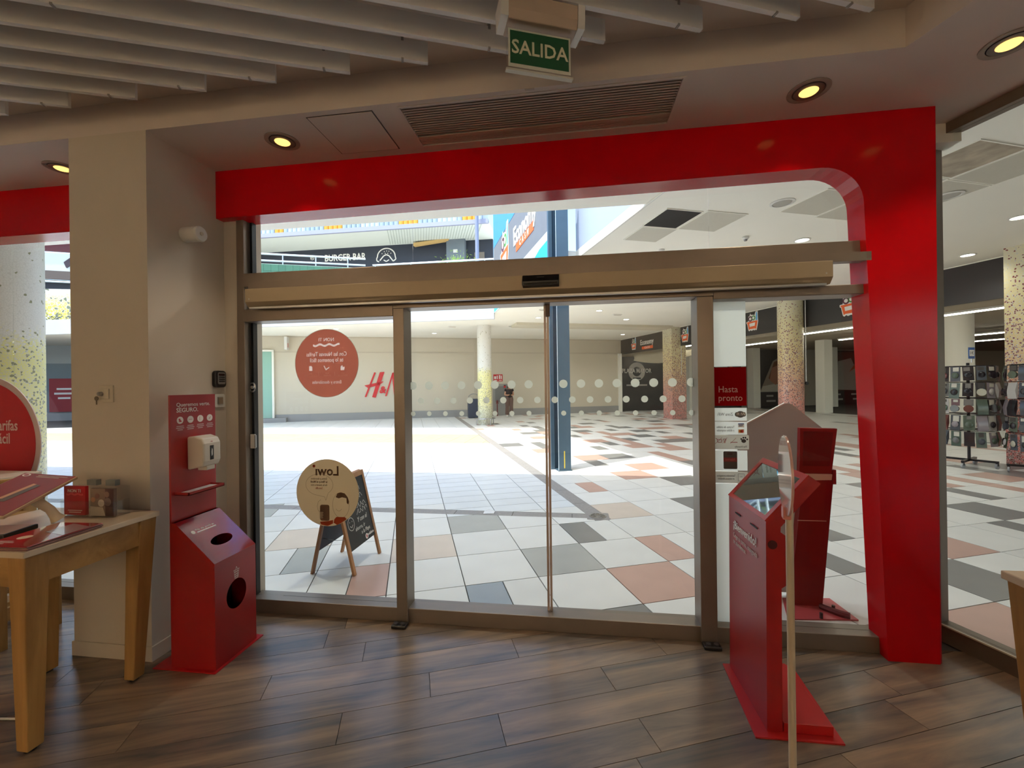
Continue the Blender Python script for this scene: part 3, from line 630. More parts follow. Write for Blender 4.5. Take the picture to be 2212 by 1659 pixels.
flat('fingers', [(-0.058,-0.135),(-0.036,-0.135),(-0.03,-0.142),(-0.04,-0.15),(-0.03,-0.158),(-0.04,-0.166),(-0.032,-0.174),(-0.042,-0.184),(-0.06,-0.18)], 0.0007, mix_translucent('cream_film_2', (220,204,176), 0.6), F(0,0), cs)

FILMW = mix_translucent('white_film', (244,246,242), 0.88)
FILMG = mix_translucent('grey_film', (220,218,210), 0.8)
INK = mat('film_ink', (120,118,116), 0.6)
def panel(name, label, z0, z1, m, x1=1.068, x0=0.862):
    o = thing(name, label, 'sticker', ((x0+x1)/2, gy, (z0+z1)/2)); w, h = (x1-x0)/2, (z1-z0)/2
    flat('film', [(-w,-h),(w,-h),(w,h),(-w,h)], 0.0006, m, FR, o); return o
FP = lambda x, z: basis((1,0,0),(0,0,1),(x,-0.0008,z))
panel('white_window_film', 'blank white film on the glass above the red farewell panel', 1.673, 2.072, FILMW)
p = panel('farewell_panel', 'red panel on the glass reading Hasta pronto', 1.431, 1.668, mix_translucent('red_panel_film', (150,18,24), 0.5))
text('lettering', 'Hasta\npronto', 0.056, mat('pale_pink_ink', (206,168,160), 0.6), FP(-0.062,-0.045), p, align='LEFT', squash=0.9, lines=0.95)
p = panel('wifi_sticker', 'white glass sticker with a mirrored wireless logo', 1.338, 1.418, FILMW)
text('lettering', 'Zona WiFi', 0.026, INK, FP(-0.022,0.0), p, mirror=True, squash=0.8)
flat('logo_blob', circle(0.024,28,0.066,0.0,1,0.85), 0.0004, GREY_INK, FP(0,0), p); flat('logo_bar', rrect(0.034,0.098,-0.014,0.014,0.012), 0.0005, GREY_INK, FP(0,0), p)
text('lettering', 'WI', 0.024, WHITE_INK, basis((1,0,0),(0,0,1),(0.082,-0.0015,0.0)), p, mirror=True, bold=0.02); text('lettering', 'FI', 0.024, WHITE_INK, basis((1,0,0),(0,0,1),(0.052,-0.0015,0.0)), p, mirror=True, bold=0.02)
p = panel('card_sticker', 'white glass sticker about accepted bank cards', 1.253, 1.332, FILMW)
text('lettering', 'Tarjetas de crédito\ny débito aceptadas', 0.020, INK, FP(-0.022,-0.003), p, mirror=True, squash=0.68)
flat('card', [(0.052,0.006),(0.086,0.006),(0.086,0.03),(0.052,0.03)], 0.0005, WHITE_INK, FP(0,0), p); flat('card_band', [(0.052,0.024),(0.086,0.024),(0.086,0.03),(0.052,0.03)], 0.0006, mat('card_blue', (60,90,160), 0.5), FP(0,0), p)
text('lettering', 'VISA', 0.012, mat('card_blue', (60,90,160), 0.5), basis((1,0,0),(0,0,1),(0.069,-0.0014,0.016)), p, mirror=True, bold=0.02)
flat('card', [(0.052,-0.03),(0.086,-0.03),(0.086,-0.006),(0.052,-0.006)], 0.0005, mat('card_cream', (232,214,196), 0.5), FP(0,0), p)
flat('card_disc', circle(0.009,18,0.063,-0.018), 0.0007, mat('card_orange', (226,140,60), 0.5), FP(0,0), p); flat('card_disc', circle(0.009,18,0.074,-0.018), 0.0007, mat('card_red', (206,60,44), 0.5), FP(0,0), p)
p = panel('icon_sticker', 'grey glass sticker with pet, smoking, ice cream and trolley signs', 1.163, 1.25, FILMG, 1.078)
MI = FP(0.012,0); ic = MB(); DKI = mat('dark_ink', (44,32,32), 0.6); RDI = mat('red_ink', (150,40,36), 0.6)
pw = MB()
for q in ((0.066,0.008,0.014,0.012),(0.052,0.020,0.005,0.006),(0.064,0.028,0.005,0.006),(0.076,0.028,0.005,0.006),(0.086,0.018,0.005,0.006)):
    pw.add([(q[0]+q[2]*math.cos(2*PI*i/14), q[1]+q[3]*math.sin(2*PI*i/14), 0) for i in range(14)], [tuple(range(14))], 0, MI)
pw.build('paw_print', DKI, p)
stroke(ic, [(-0.01,0.0),(0.03,0.0)], 0.004, MI); stroke(ic, [(-0.012,-0.008),(0.022,0.026)], 0.002, MI); stroke(ic, [(-0.052,0.02),(-0.044,-0.006),(-0.036,0.02),(-0.052,0.02)], 0.003, MI); stroke(ic, [(-0.056,-0.008),(-0.03,0.028)], 0.002, MI)
stroke(ic, [(-0.098,0.022),(-0.09,0.022),(-0.084,-0.002),(-0.062,-0.002),(-0.06,0.016),(-0.088,0.016)], 0.003, MI); stroke(ic, [(-0.084,0.006),(-0.062,0.006)], 0.0015, MI); stroke(ic, [(-0.10,-0.01),(-0.06,0.028)], 0.002, MI)
ic.build('signs', RDI, p)
text('lettering', 'Pet friendly', 0.018, INK, FP(0.06,-0.028), p, mirror=True, squash=0.85)
p = panel('phone_card_sticker', 'white glass sticker backing a small dark poster', 1.032, 1.156, FILMW)
flat('poster', rrect(-0.036,0.044,-0.052,0.056,0.006), 0.0006, mat('poster_dark', (58,50,46), 0.5), FP(0,0), p); flat('poster_band', [(-0.036,-0.008),(0.044,-0.008),(0.044,0.018),(-0.036,0.018)], 0.0009, mat('poster_red', (110,26,26), 0.5), FP(0,0), p)
flat('poster_block', [(-0.014,0.034),(0.016,0.034),(0.016,0.05),(-0.014,0.05)], 0.0009, mat('poster_brown', (50,22,20), 0.5), FP(0,0), p)
text('lettering', 'Alarma', 0.02, mat('poster_text', (150,70,66), 0.6), basis((1,0,0),(0,0,1),(0.004,-0.0018,0.006)), p, mirror=True)
p = panel('safe_sticker', 'pale grey glass sticker about phones kept in an armoured cabinet', 0.955, 1.026, FILMG)
text('lettering', 'Terminales protegidos\nen armario blindado', 0.018, INK, FP(-0.022,0.0), p, mirror=True, squash=0.66)
ic = MB(); stroke(ic, [(0.048,-0.022),(0.048,0.022),(0.084,0.022),(0.084,-0.022),(0.048,-0.022)], 0.002, FP(0,0)); stroke(ic, [(0.06,0.004),(0.074,0.004)], 0.002, FP(0,0)); ic.build('cabinet_icon', INK, p)
panel('tall_white_film', 'blank white film on the lowest part of the glass behind the kiosk', 0.098, 0.950, FILMW)

# ================================================================== exit sign
sg = thing('exit_sign', 'green and white SALIDA exit sign hanging below the ceiling baffles', 'exit sign', (-0.235, 1.70, 2.86), T)
GRN = mat('exit_green', (8,70,40), 0.5)
MB().box(-0.004,0.274,-0.006,0.006,-0.004,0.165).build('acrylic_plate', ACRYL, sg)
bx('border', 0.002, 0.268, -0.0075, -0.0062, 0.004, 0.158, mat('sign_border', (214,212,200), 0.5), sg)
bx('panel', 0.010, 0.260, -0.0085, -0.0076, 0.018, 0.150, GRN, sg)
bx('rail', -0.008, 0.278, -0.010, 0.010, -0.012, -0.004, mat('sign_border', (214,212,200), 0.5), sg)
text('lettering', 'SALIDA', 0.079, mat('exit_white', (222,214,190), 0.6), basis((1,0,0),(0,0,1),(0.135,-0.009,0.083)), sg, bold=0.014, squash=0.93)
MB().prism([(-0.045,0.165),(0.05,0.165),(0.06,0.20),(0.06,0.26),(-0.055,0.26),(-0.055,0.20)], -0.005, 0.285, 'x').build('housing', mat('housing_beige', (176,158,142), 0.5), sg, bevel=0.003)
for x in (-0.035, 0.285): MB().prism([(-0.05,0.17),(0.05,0.17),(0.06,0.26),(-0.06,0.26)], x, x+0.03, 'x').build('end_cap', WHITE_PL, sg)
print_lines(sg, basis((1,0,0),(0,0,1),(0.02,-0.0565,0.245)), [0.05], 0.005, 0.01, mat('faint_grey', (90,88,86), 0.5))

# ================================================================== display tables
def table(name, label, x0, x1, y0, y1, zt, rz=0.0):
    t = thing(name, label, 'table', ((x0+x1)/2, (y0+y1)/2, 0), rz); w, d = (x1-x0)/2, (y1-y0)/2
    MB().box(-w, w, -d, d, zt-0.028, zt).build('top', mat('table_top', (214,196,172), 0.3), t, bevel=0.004)
    a = 0.02
    for args in ((-w+a, w-a, -d+a, -d+a+0.022), (-w+a, w-a, d-a-0.022, d-a)): bx('apron', args[0], args[1], args[2], args[3], zt-0.16, zt-0.028, OAK_X, t)
    for args in ((-w+a, -w+a+0.022, -d+a, d-a), (w-a-0.022, w-a, -d+a, d-a)): bx('apron', args[0], args[1], args[2], args[3], zt-0.16, zt-0.028, OAK_X, t)
    for sx in (-1, 1):
        for sy in (-1, 1):
            cx0, cy0 = sx*(w-0.055), sy*(d-0.055); mb = MB(); s0, s1 = 0.045, 0.030
            ox, oy = -sx*0.035, -sy*0.02
            vs = [(cx0+ox+i*s1, cy0+oy+j*s1, 0.012) for i, j in ((-1,-1),(1,-1),(1,1),(-1,1))] + [(cx0+i*s0, cy0+j*s0, zt-0.028) for i, j in ((-1,-1),(1,-1),(1,1),(-1,1))]
            mb.add(vs, [(3,2,1,0),(4,5,6,7),(0,1,5,4),(1,2,6,5),(2,3,7,6),(3,0,4,7)]); lg = mb.build('leg', OAK, t, bevel=0.004)
            MB().cyl((cx0+ox,cy0+oy,0),(cx0+ox,cy0+oy,0.013),0.022,n=14).build('foot_pad', BLACK, lg)
    return t
table('display_table', 'oak display table with pale top in front of the pillar', -3.03, -2.29, 1.49, 2.09, 0.90)
table('display_table', 'oak display table with pale top against the side window', -5.1, -3.85, 1.95, 2.62, 0.99)
table('display_table', 'oak display table with pale top beside the side glazing', 1.44, 2.15, 1.03, 1.66, 0.93, 0.02)

# brochure holder with leaflets
bh = thing('brochure_holder', 'clear acrylic leaflet holder on the table in front of the pillar', 'leaflet holder', (-2.575, 1.985, 0.90))
ap = MB()
ap.box(-0.165,0.165,-0.045,0.045,0,0.003); ap.box(-0.165,0.165,0.042,0.045,0.003,0.155); ap.box(-0.165,0.165,-0.045,-0.042,0.003,0.085); ap.box(-0.165,-0.162,-0.042,0.042,0.003,0.085); ap.box(0.162,0.165,-0.042,0.042,0.003,0.085); ap.box(-0.003,0.0,-0.042,0.042,0.003,0.085)
ap.build('acrylic_box', ACRYL, bh)
for x in (-0.05, 0.07): bx('top_clip', x-0.03, x+0.03, 0.02, 0.046, 0.155, 0.185, mat('clip_grey_2', (112,116,112), 0.4), bh)
lf_ = thing('red_leaflet', 'red leaflet standing in the acrylic holder', 'leaflet', (-2.66, 1.985, 0.906))
bx('sheets', -0.075, 0.06, -0.03, -0.014, 0.0, 0.155, RED_PRINT, lf_)
text('lettering', 'NON TI', 0.024, WHITE_INK, basis((1,0,0),(0,0,1),(-0.008,-0.0312,0.13)), lf_, bold=0.01)
wv = MB(); stroke(wv, [(-0.058+0.105*i/16, 0.112-0.003*math.sin(i)) for i in range(17)], 0.010, basis((1,0,0),(0,0,1),(0,-0.0312,0))); wv.build('ribbon', mat('soft_red', (214,90,90), 0.6), lf_)
print_lines(lf_, basis((1,0,0),(0,0,1),(-0.005,-0.0302,0.025)), [0.09,0.075], 0.004, 0.010, WHITE_INK, 'C', 0.0008)
lf2_ = thing('photo_leaflet', 'photo leaflet with dark and cream figures standing in the acrylic holder', 'leaflet', (-2.49, 1.985, 0.906))
bx('sheets', -0.078, 0.068, -0.030, -0.014, 0.0, 0.145, mat('photo_brown', (112,92,78), 0.5), lf2_)
MP = basis((1,0,0),(0,0,1),(0,-0.0302,0))
flat('photo_dark', [(0.015,0.0),(0.068,0.0),(0.068,0.145),(0.015,0.145)], 0.0004, mat('photo_dark', (58,28,30), 0.5), MP, lf2_)
flat('photo_cream', [(-0.078,0.0),(0.015,0.0),(0.0,0.045),(-0.078,0.05)], 0.0005, mat('photo_cream', (190,176,156), 0.5), MP, lf2_)
for x, z, r_, c_ in ((-0.035,0.105,0.014,(96,60,48)),(-0.06,0.085,0.014,(160,116,84)),(0.025,0.115,0.016,(120,96,84)),(-0.01,0.068,0.02,(196,186,172)),(0.03,0.075,0.022,(110,96,92))): flat('photo_patch', circle(r_,16,x,z), 0.0006, mat('photo_%d%d%d' % c_, c_, 0.5), MP, lf2_)

# tilted display board on a curved stem
tb = thing('tilted_display', 'tilted red display board with a phone offer on a curved stem', 'display stand', (-2.66, 1.80, 0.90))
o0 = Vector((-2.66,1.80,0.90)); q0, q1, q2 = Vector((-2.565,1.60,1.010))-o0, Vector((-2.705,2.0,1.105))-o0, Vector((-2.885,1.97,1.120))-o0
rt_ = (q0-q1).normalized()
wid = 0.30; upv = (q1-q0); lenv = upv.length; upv.normalize(); side = Vector((-0.94,-0.28,0.16)); side = (side - upv*side.dot(upv)).normalized()
MT = basis(-side, upv, q0+side*0.24)
MB().box(0,0.24,0,lenv,-0.016,0.0,M=MT).build('board', mat('board_cream', (206,178,146), 0.45), tb, bevel=0.004)
MB().box(0.006,0.234,0.006,lenv-0.006,0.0,0.0015,M=MT).build('poster', mat('poster_red_gloss', (140,20,28), 0.4), tb)
MTt = lambda x, y: MT @ Matrix.Translation((x, y, 0.002))
flat('price_disc', circle(0.026,24,0.075,0.14), 0.0006, mat('price_cream', (232,206,176), 0.5), MTt(0,0), tb)
flat('phone_image', [(0.11,0.12),(0.145,0.125),(0.165,0.30),(0.135,0.31)], 0.0006, mat('phone_grey', (96,80,76), 0.4), MTt(0,0), tb); flat('phone_image', [(0.10,0.15),(0.118,0.15),(0.142,0.31),(0.125,0.315)], 0.0009, mat('phone_tan', (226,168,130), 0.4), MTt(0,0), tb)
flat('logo_ring', circle(0.016,20,0.03,lenv-0.03), 0.0006, WHITE_INK, MTt(0,0), tb); flat('logo_ring_core', circle(0.010,16,0.03,lenv-0.03), 0.0009, mat('poster_red_gloss', (150,22,30), 0.25), MTt(0,0), tb)
print_lines(tb, MTt(0.08,lenv-0.028), [0.13,0.10], 0.006, 0.014, mat('soft_white', (214,196,192), 0.6)); print_lines(tb, MTt(0.03,0.085), [0.07,0.13,0.10,0.12], 0.006, 0.016, mat('soft_white', (214,196,192), 0.6))
stp = [Vector((0.02,0.06,0.014)),Vector((0.015,0.05,0.035)),Vector((0.0,0.04,0.07)),Vector((-0.03,0.02,0.105)),Vector((-0.07,0.0,0.145))]
MB().tube(stp, [0.03,0.022,0.02,0.022,0.026], 12).build('stem', mat('stem_cream', (214,196,170), 0.4), tb, smooth=True)
# leaflets lying on the table
fs_ = thing('leaflet_pile', 'pile of glossy red leaflets on the edge of the pillar table', 'leaflets', (-2.42, 1.65, 0.90), 0.06)
for i in range(5): bx('sheet', -0.115+0.006*(i%2), 0.115+0.004*(i%3), -0.155+0.004*(i%2), 0.155, i*0.0042, i*0.0042+0.0034, mat('leaflet_edge', (150,110,104), 0.4) if i < 4 else mat('leaflet_gloss', (168,40,48), 0.12, coat=1.0), fs_)
flat('price_disc', circle(0.026,24,-0.03,-0.05), 0.0005, mat('price_cream', (232,206,176), 0.5), Matrix.Translation((0,0,0.0205)), fs_)
flat('pale_band', [(-0.02,0.02),(0.117,-0.02),(0.117,0.10),(-0.02,0.14)], 0.0005, mat('band_grey', (176,160,160), 0.2, coat=1.0), Matrix.Translation((0,0,0.0205)), fs_)
print_lines(fs_, Matrix.Translation((-0.10,-0.10,0.0205)), [0.08,0.10,0.07], 0.006, 0.014, mat('soft_white', (214,196,192), 0.6))
tbx = thing('white_tablet', 'white tablet with a black edge lying on the pillar table', 'tablet', (-2.72, 1.66, 0.90), 0.25)
bx('case', -0.12, 0.12, -0.08, 0.08, 0.0, 0.022, BLACK, tbx, bevel=0.004); bx('screen', -0.112, 0.112, -0.072, 0.072, 0.022, 0.0235, mat('tablet_white', (206,198,190), 0.2), tbx)

# things at the side window
rd = thing('round_promo_sign', 'large round red tariff sign standing in the side window', 'sign', (-4.50, 2.70, 0.02))
MR = basis((1,0,0),(0,0,1),(0,0,1.16))
MB().prism(circle(0.52,72), -0.006, 0.0, 'z', M=MR).build('rim', mat('rim_pink', (206,186,186), 0.4), rd); MB().prism(circle(0.475,72), 0.0, 0.003, 'z', M=MR).build('red_face', RED_PRINT, rd)
bx('stand', -0.04, 0.04, 0.0, 0.012, 0.0, 0.72, WHITE_PL, rd); bx('stand_foot', -0.25, 0.25, -0.12, 0.05, 0.0, 0.01, WHITE_PL, rd)
MRt = lambda x, z: basis((1,0,0),(0,0,1),(x,-0.0036,1.16+z))
text('lettering', 'Con las Nuevas Tarifas', 0.115, mat('soft_white', (214,196,192), 0.6), MRt(-0.085,0.135), rd, squash=0.75, bold=0.012)
text('lettering', 'te lo ponemos fácil', 0.115, mat('soft_white', (214,196,192), 0.6), MRt(-0.085,0.035), rd, squash=0.75, bold=0.012)
tp = thing('black_tablet', 'black tablet on a stand upon the window table', 'tablet', (-3.98, 2.32, 0.99), -0.3)
MB().prism([(0.0,0.02),(0.012,0.02),(0.05,0.17),(0.038,0.17)], -0.13, 0.13, 'x').build('screen', BLACK, tp, bevel=0.003)
MB().box(-0.10,0.14,-0.08,0.06,0,0.02).build('stand', BLACK, tp, bevel=0.004); MB().cyl((-0.12,-0.10,0.010),(0.10,-0.075,0.010),0.006,n=10).build('stylus', STEEL, tp)
# red poster under the tables with a white letter, standing on an oak plinth
pl = thing('oak_plinth', 'low oak plinth on the floor under the window table', 'plinth', (-4.35, 2.30, 0)); bx('block', -0.5, 0.5, -0.20, 0.20, 0, 0.13, OAK_X, pl, bevel=0.004)
rp = thing('red_floor_poster', 'red poster board with white lettering leaning under the tables', 'poster', (-4.05, 2.22, 0.13))
bx('board', -0.45, 0.35, 0.0, 0.02, 0.0, 0.40, RED_PRINT, rp); text('lettering', 'n', 0.22, mat('soft_white', (214,196,192), 0.6), basis((1,0,0),(0,0,1),(0.12,-0.001,0.2)), rp)
# stool with a curved back and crossed rails
so = thing('bar_stool', 'oak bar stool with a curved back rail between the tables', 'stool', (-3.62, 2.28, 0))
MB().prism(rrect(-0.19,0.19,-0.18,0.18,0.07), 0.72, 0.75, 'z').build('seat', OAK_X, so, bevel=0.005)
MB().tube([(0.2*math.cos(t), 0.19*math.sin(t), 0.97) for t in [math.radians(10+i*16) for i in range(11)]], 0.016, 8).build('back_rail', OAK_X, so, smooth=True)
for a_ in (20, 160): MB().cyl((0.17*math.cos(math.radians(a_)),0.16*math.sin(math.radians(a_)),0.74),(0.2*math.cos(math.radians(a_)),0.19*math.sin(math.radians(a_)),0.965),0.013,n=10).build('back_post', OAK, so)
for sx in (-1,1):
    for sy in (-1,1): MB().box(-0.02,0.02,-0.02,0.02,0,0.72).build('leg', OAK, so, loc=(sx*0.16,sy*0.14,0), bevel=0.003)
for sy in (-1,1): bx('rail', -0.16, 0.16, sy*0.14-0.012, sy*0.14+0.012, 0.28, 0.305, OAK_X, so)
for sx in (-1,1): bx('rail', sx*0.16-0.012, sx*0.16+0.012, -0.14, 0.14, 0.22, 0.245, OAK, so)
# white cable on the floor
cb = MB().tube([(-3.4,1.66,0.006),(-3.1,1.70,0.006),(-2.8,1.68,0.006),(-2.62,1.70,0.006),(-2.52,1.66,0.006)], 0.005, 8).build('floor_cable', WHITE_PL, smooth=True); tag(cb, 'thin white cable lying on the floor under the pillar table', 'cable')
# things at the side glazing
rt = thing('red_tray', 'red topped box with a cream rim on the table beside the side glazing', 'box', (1.72, 1.40, 0.93))
MB().box(-0.21,0.21,-0.19,0.19,0,0.03).build('tray', mat('board_cream', (206,178,146), 0.45), rt, bevel=0.003); bx('red_top', -0.19, 0.19, -0.17, 0.17, 0.03, 0.036, RED_PRINT, rt)
ro = thing('paper_reel', 'round white reel with a dark core leaning by the side glazing', 'reel', (2.21, 2.10, 0))
MRo = basis((1,-0.25,0),(0,0,1),(0,0,0.155))
MB().prism(circle(0.15,48), 0, 0.04, 'z', M=MRo).build('flange', mat('reel_white', (196,184,176), 0.5), ro, bevel=0.004); MB().prism(circle(0.045,24), 0.04, 0.045, 'z', M=MRo).build('core', mat('core_purple', (46,24,46), 0.5), ro)
st2 = thing('round_stool', 'low round oak stool under the table beside the side glazing', 'stool', (1.72, 1.22, 0))
MB().lathe([(0.15,0.0),(0.16,0.02),(0.16,0.16),(0.14,0.17)], 32).build('seat_drum', OAK, st2, smooth=True); MB().lathe([(0.145,0.17),(0.14,0.19),(0.0,0.195)], 32).build('cushion', mat('cushion_brown', (150,112,70), 0.7), st2, smooth=True)

# ================================================================== the mall outside: paving
ZM = 3.95
PAINT_M = mat('mall_white', (238,235,224), 0.7, var=0.02, vscale=1.5)
WALL_M = mat('mall_wall', (202,193,174), 0.65, var=0.02, vscale=0.7)
TILE = {'W': mat('tile_white', (226,226,222), 0.38, var=0.05, vscale=3, rnd=0.05), 'D': mat('tile_dark', (130,130,128), 0.30, var=0.08, vscale=5), 'R': mat('tile_terracotta', (196,160,146), 0.32, var=0.06, vscale=5),
        'G': mat('tile_grey', (172,174,170), 0.3, var=0.06, vscale=5), 'E': mat('tile_beige', (214,200,186), 0.3, var=0.05, vscale=5), 'B': mat('tile_blue_grey', (150,160,168), 0.3, var=0.06, vscale=5),
        'Y': mat('tile_cream', (214,206,180), 0.3, var=0.05, vscale=4), 'S': mat('tile_pale_blue', (222,226,228), 0.32, var=0.05, vscale=4, rnd=0.04)}
fp = MB().prism([tuple(ab(a,b).xy) for a,b in ((-34,-8),(40,-8),(40,40),(-34,40))], -0.08, -0.009, 'z')
fp = MB()
pl_ = clip([(-45,2.80),(45,2.80),(45,45),(-45,45)], -CT, -ST, 100); fp.prism(pl_, -0.08, -0.009, 'z')
side_p = clip([(-10,-25),(45,-25),(45,2.80),(-10,2.80)], -CT, -ST, -RA); fp.prism(side_p, -0.08, -0.009, 'z')
plaza = struct(fp.build('floor_plaza', mat('grout', (78,78,76), 0.9)), 'tiled walkway floor of the mall outside')
CELL = {(-4,4):'G0',(-3,1):'G1',(-3,2):'E',(-2,0):'R1',(-1,1):'E',(0,-1):'B0',(0,2):'G',(1,-2):'D',(1,0):'G',(2,-1):'R',(2,1):'D0',(3,0):'R0',(3,2):'E',(3,4):'R1',(4,10):'R',(4,12):'D1',(5,-3):'R',(5,-1):'D0',(5,2):'D',(5,5):'R',(5,7):'D0',(5,14):'R',(6,-2):'D',(6,0):'D0',(6,4):'D',(6,8):'D',(6,10):'D1',(6,17):'D',(7,-1):'R',(7,11):'D1',(7,12):'R',(7,14):'D0',(8,8):'R0',(8,13):'R1',(9,-1):'D1',(9,1):'R',(9,9):'R',(9,12):'D0',(9,14):'R',(9,15):'R0',(9,18):'R',(10,0):'D',(10,2):'D',(10,11):'D',(10,13):'D',(10,16):'D0',(10,20):'D',(11,1):'D1',(11,3):'R',(11,12):'R',(11,15):'D',(11,17):'D',(12,4):'R1',(12,14):'D0',(12,16):'R',(14,5):'R',(14,18):'R',(14,21):'D1',(15,20):'D'}
rng = random.Random(3)
A0, B0, S_ = 0.386, 3.35, 0.6
cells = []
CH_Y0, CH_Y1 = 5.06, 5.24      # channel along the shop front
def zone_court(a, b):
    w = ab(a, b); return a < 2.05 and w.y > CH_Y1
for i in range(-34, 32):
    for j in range(-16, 31):
        a0, b0 = A0+i*S_, B0+j*S_; w = ab(a0+0.3, b0+0.3)
        if w.y < 2.6 and a0 < RA-0.7: continue
        if b0 > 21.6 and a0 < 11: continue
        if a0 > 19 or w.y < -3 or w.x < -22: continue
        court = zone_court(a0+0.3, b0+0.3)
        c = CELL.get((i,j))
        if c is None and not court and (i > 2 or j > 14 or i < -4) and not (-4 <= j <= 4 and 2 <= i <= 9):
            r = rng.random(); c = ('D','R','D0','R1','D1','R0','R0','D0')[int(r*8/0.22)] if r < 0.22 else None
        if court: c = None
        parts_ = [(a0, a0+S_, c[0] if c else ('S' if court else 'W'))] if c is None or len(c) == 1 else ([(a0,a0+0.3,c[0]),(a0+0.3,a0+S_,'W')] if c[1] == '0' else [(a0,a0+0.3,'W'),(a0+0.3,a0+S_,c[0])])
        for p0, p1, col in parts_:
            g = 0.0042; cm = ab((p0+p1)/2, b0+0.3)
            polys = [[(p0+g,b0+g),(p1-g,b0+g),(p1-g,b0+S_-g),(p0+g,b0+S_-g)]] if not court else [[(p0+g,y_+g),(p1-g,y_+g),(p1-g,y_+0.3-g),(p0+g,y_+0.3-g)] for y_ in (b0, b0+0.3)]
            # keep clear of the threshold strip, the side glazing and the drainage channels
            if cm.y < 4.0: polys = [clip(q, -ST, -CT, -3.02) if a0 < RA-0.3 and cm.x < 2.6 else q for q in polys]
            if cm.x > 1.6: polys = [clip(q, -1, 0, -(RA+0.16)) if cm.y < 2.75 and len(q) > 2 else q for q in polys]
            if p1 > 2.03 and p0 < 2.25 and b0 > 4.5:
                polys = [z for q in polys if len(q) > 2 for z in (clip(q, 1, 0, 2.03), clip(q, -1, 0, -2.23))]
            if cm.y > 4.5 and cm.y < 5.8 and p0 < 2.2:
                polys = [z for q in polys if len(q) > 2 for z in ((clip(q, ST, CT, CH_Y0), clip(q, -ST, -CT, -CH_Y1)) if sum(p[0] for p in q)/len(q) < 2.12 else (q,))]
            if cm.y > 10.8 and cm.y < 14.0 and p0 < 2.03:
                polys = [z for q in polys if len(q) > 2 for z in (clip(q, ST, CT, 11.28), clip(q, -ST, -CT, -13.33))]
            for q in polys:
                if len(q) > 2:
                    d = math.hypot(cm.x, cm.y); v = abs(cm.x*CT*0+cm.x)/max(cm.y,0.1)
                    cells.append((d + (6 if v > 1.5 else 0), q, col, (p0+p1)/2, b0+0.3))
cells.sort(key=lambda c: c[0])
shared = {}
for n_, (d, q, col, ca, cb_) in enumerate(cells):
    if n_ < 290:
        key = (tuple((round(p[0]-ca,4), round(p[1]-cb_,4)) for p in q), col)
        if key not in shared: shared[key] = MB().prism(key[0], -0.012, 0.0, 'z').mesh('tile', TILE[col])
        w = ab(ca, cb_); link('tile', shared[key], plaza, (w.x, w.y, 0), T)
rest = MB(); order = list(TILE)
for (d, q, col, ca, cb_) in cells[290:]: rest.prism(q, -0.012, 0.0, 'z', order.index(col))
o = rest.build('far_tiles', [TILE[k] for k in order], plaza, rz=T); o['kind'] = 'stuff'
GRAV = mat('gravel_strip', (150,148,138), 0.7, var=0.35, vscale=60)
CHAN = mat('channel_stone', (150,146,142), 0.6, var=0.15, vscale=30)
MB().box(-8, 2.3, 2.905, 3.015, -0.01, 0.002).build('gravel_edge', GRAV, plaza)
for k_ in range(26):
    x0 = -18.0+k_*0.72
    x1 = min(x0+0.714, 0.40)
    if x0 < 0.3: bx('channel_stone', x0, x1, CH_Y0+0.004, CH_Y1-0.004, -0.012, -0.001, CHAN, plaza)
for k_ in range(24): MB().box(2.034, 2.226, 4.56+k_*0.72, 4.56+k_*0.72+0.714, -0.012, -0.001).build('channel_stone', CHAN, plaza, rz=T)
TAN = mat('tan_paving', (206,186,144), 0.6, var=0.10, vscale=3)
for k_ in range(42):
    x0 = -22.4+k_*0.5
    for r_ in range(7): 
        q = clip([(x0+0.004,11.29+r_*0.29),(x0+0.496,11.29+r_*0.29),(x0+0.496,11.574+r_*0.29),(x0+0.004,11.574+r_*0.29)], CT, ST, 2.02)
        if len(q) > 2: MB().prism(q, -0.012, 0.0, 'z').build('paver', TAN, plaza)
dr = thing('floor_drain', 'round metal floor drain where the two channels meet', 'drain', (0.30, 5.14, 0))
MB().prism(rrect(-0.13,0.13,-0.13,0.13,0.02), -0.004, 0.003, 'z').build('plate', CHAN, dr)
MB().lathe([(0.10,0.003),(0.10,0.008),(0.085,0.008),(0.085,0.004)], 28).build('ring', STEEL, dr)
for k_ in range(10):
    a_ = 2*PI*k_/10; MB().box(0.03,0.085,-0.007,0.007,0.003,0.008, M=Matrix.Rotation(a_,4,'Z')).build('spoke', STEEL, dr)
pp = MB().add([(-0.07,-0.04,0.003),(0.06,-0.05,0.003),(0.075,0.035,0.012),(0.0,0.05,0.022),(-0.055,0.045,0.012)], [(0,1,2,3,4)]).add([(-0.07,-0.04,0.001),(0.06,-0.05,0.001),(0.075,0.035,0.010),(0.0,0.05,0.020),(-0.055,0.045,0.010)], [(4,3,2,1,0)]).build('paper_scrap', mat('paper_white', (232,232,232), 0.7), loc=(-1.02,5.16,0.001), rz=0.2)
tag(pp, 'crumpled white paper scrap lying on the drainage channel', 'litter')

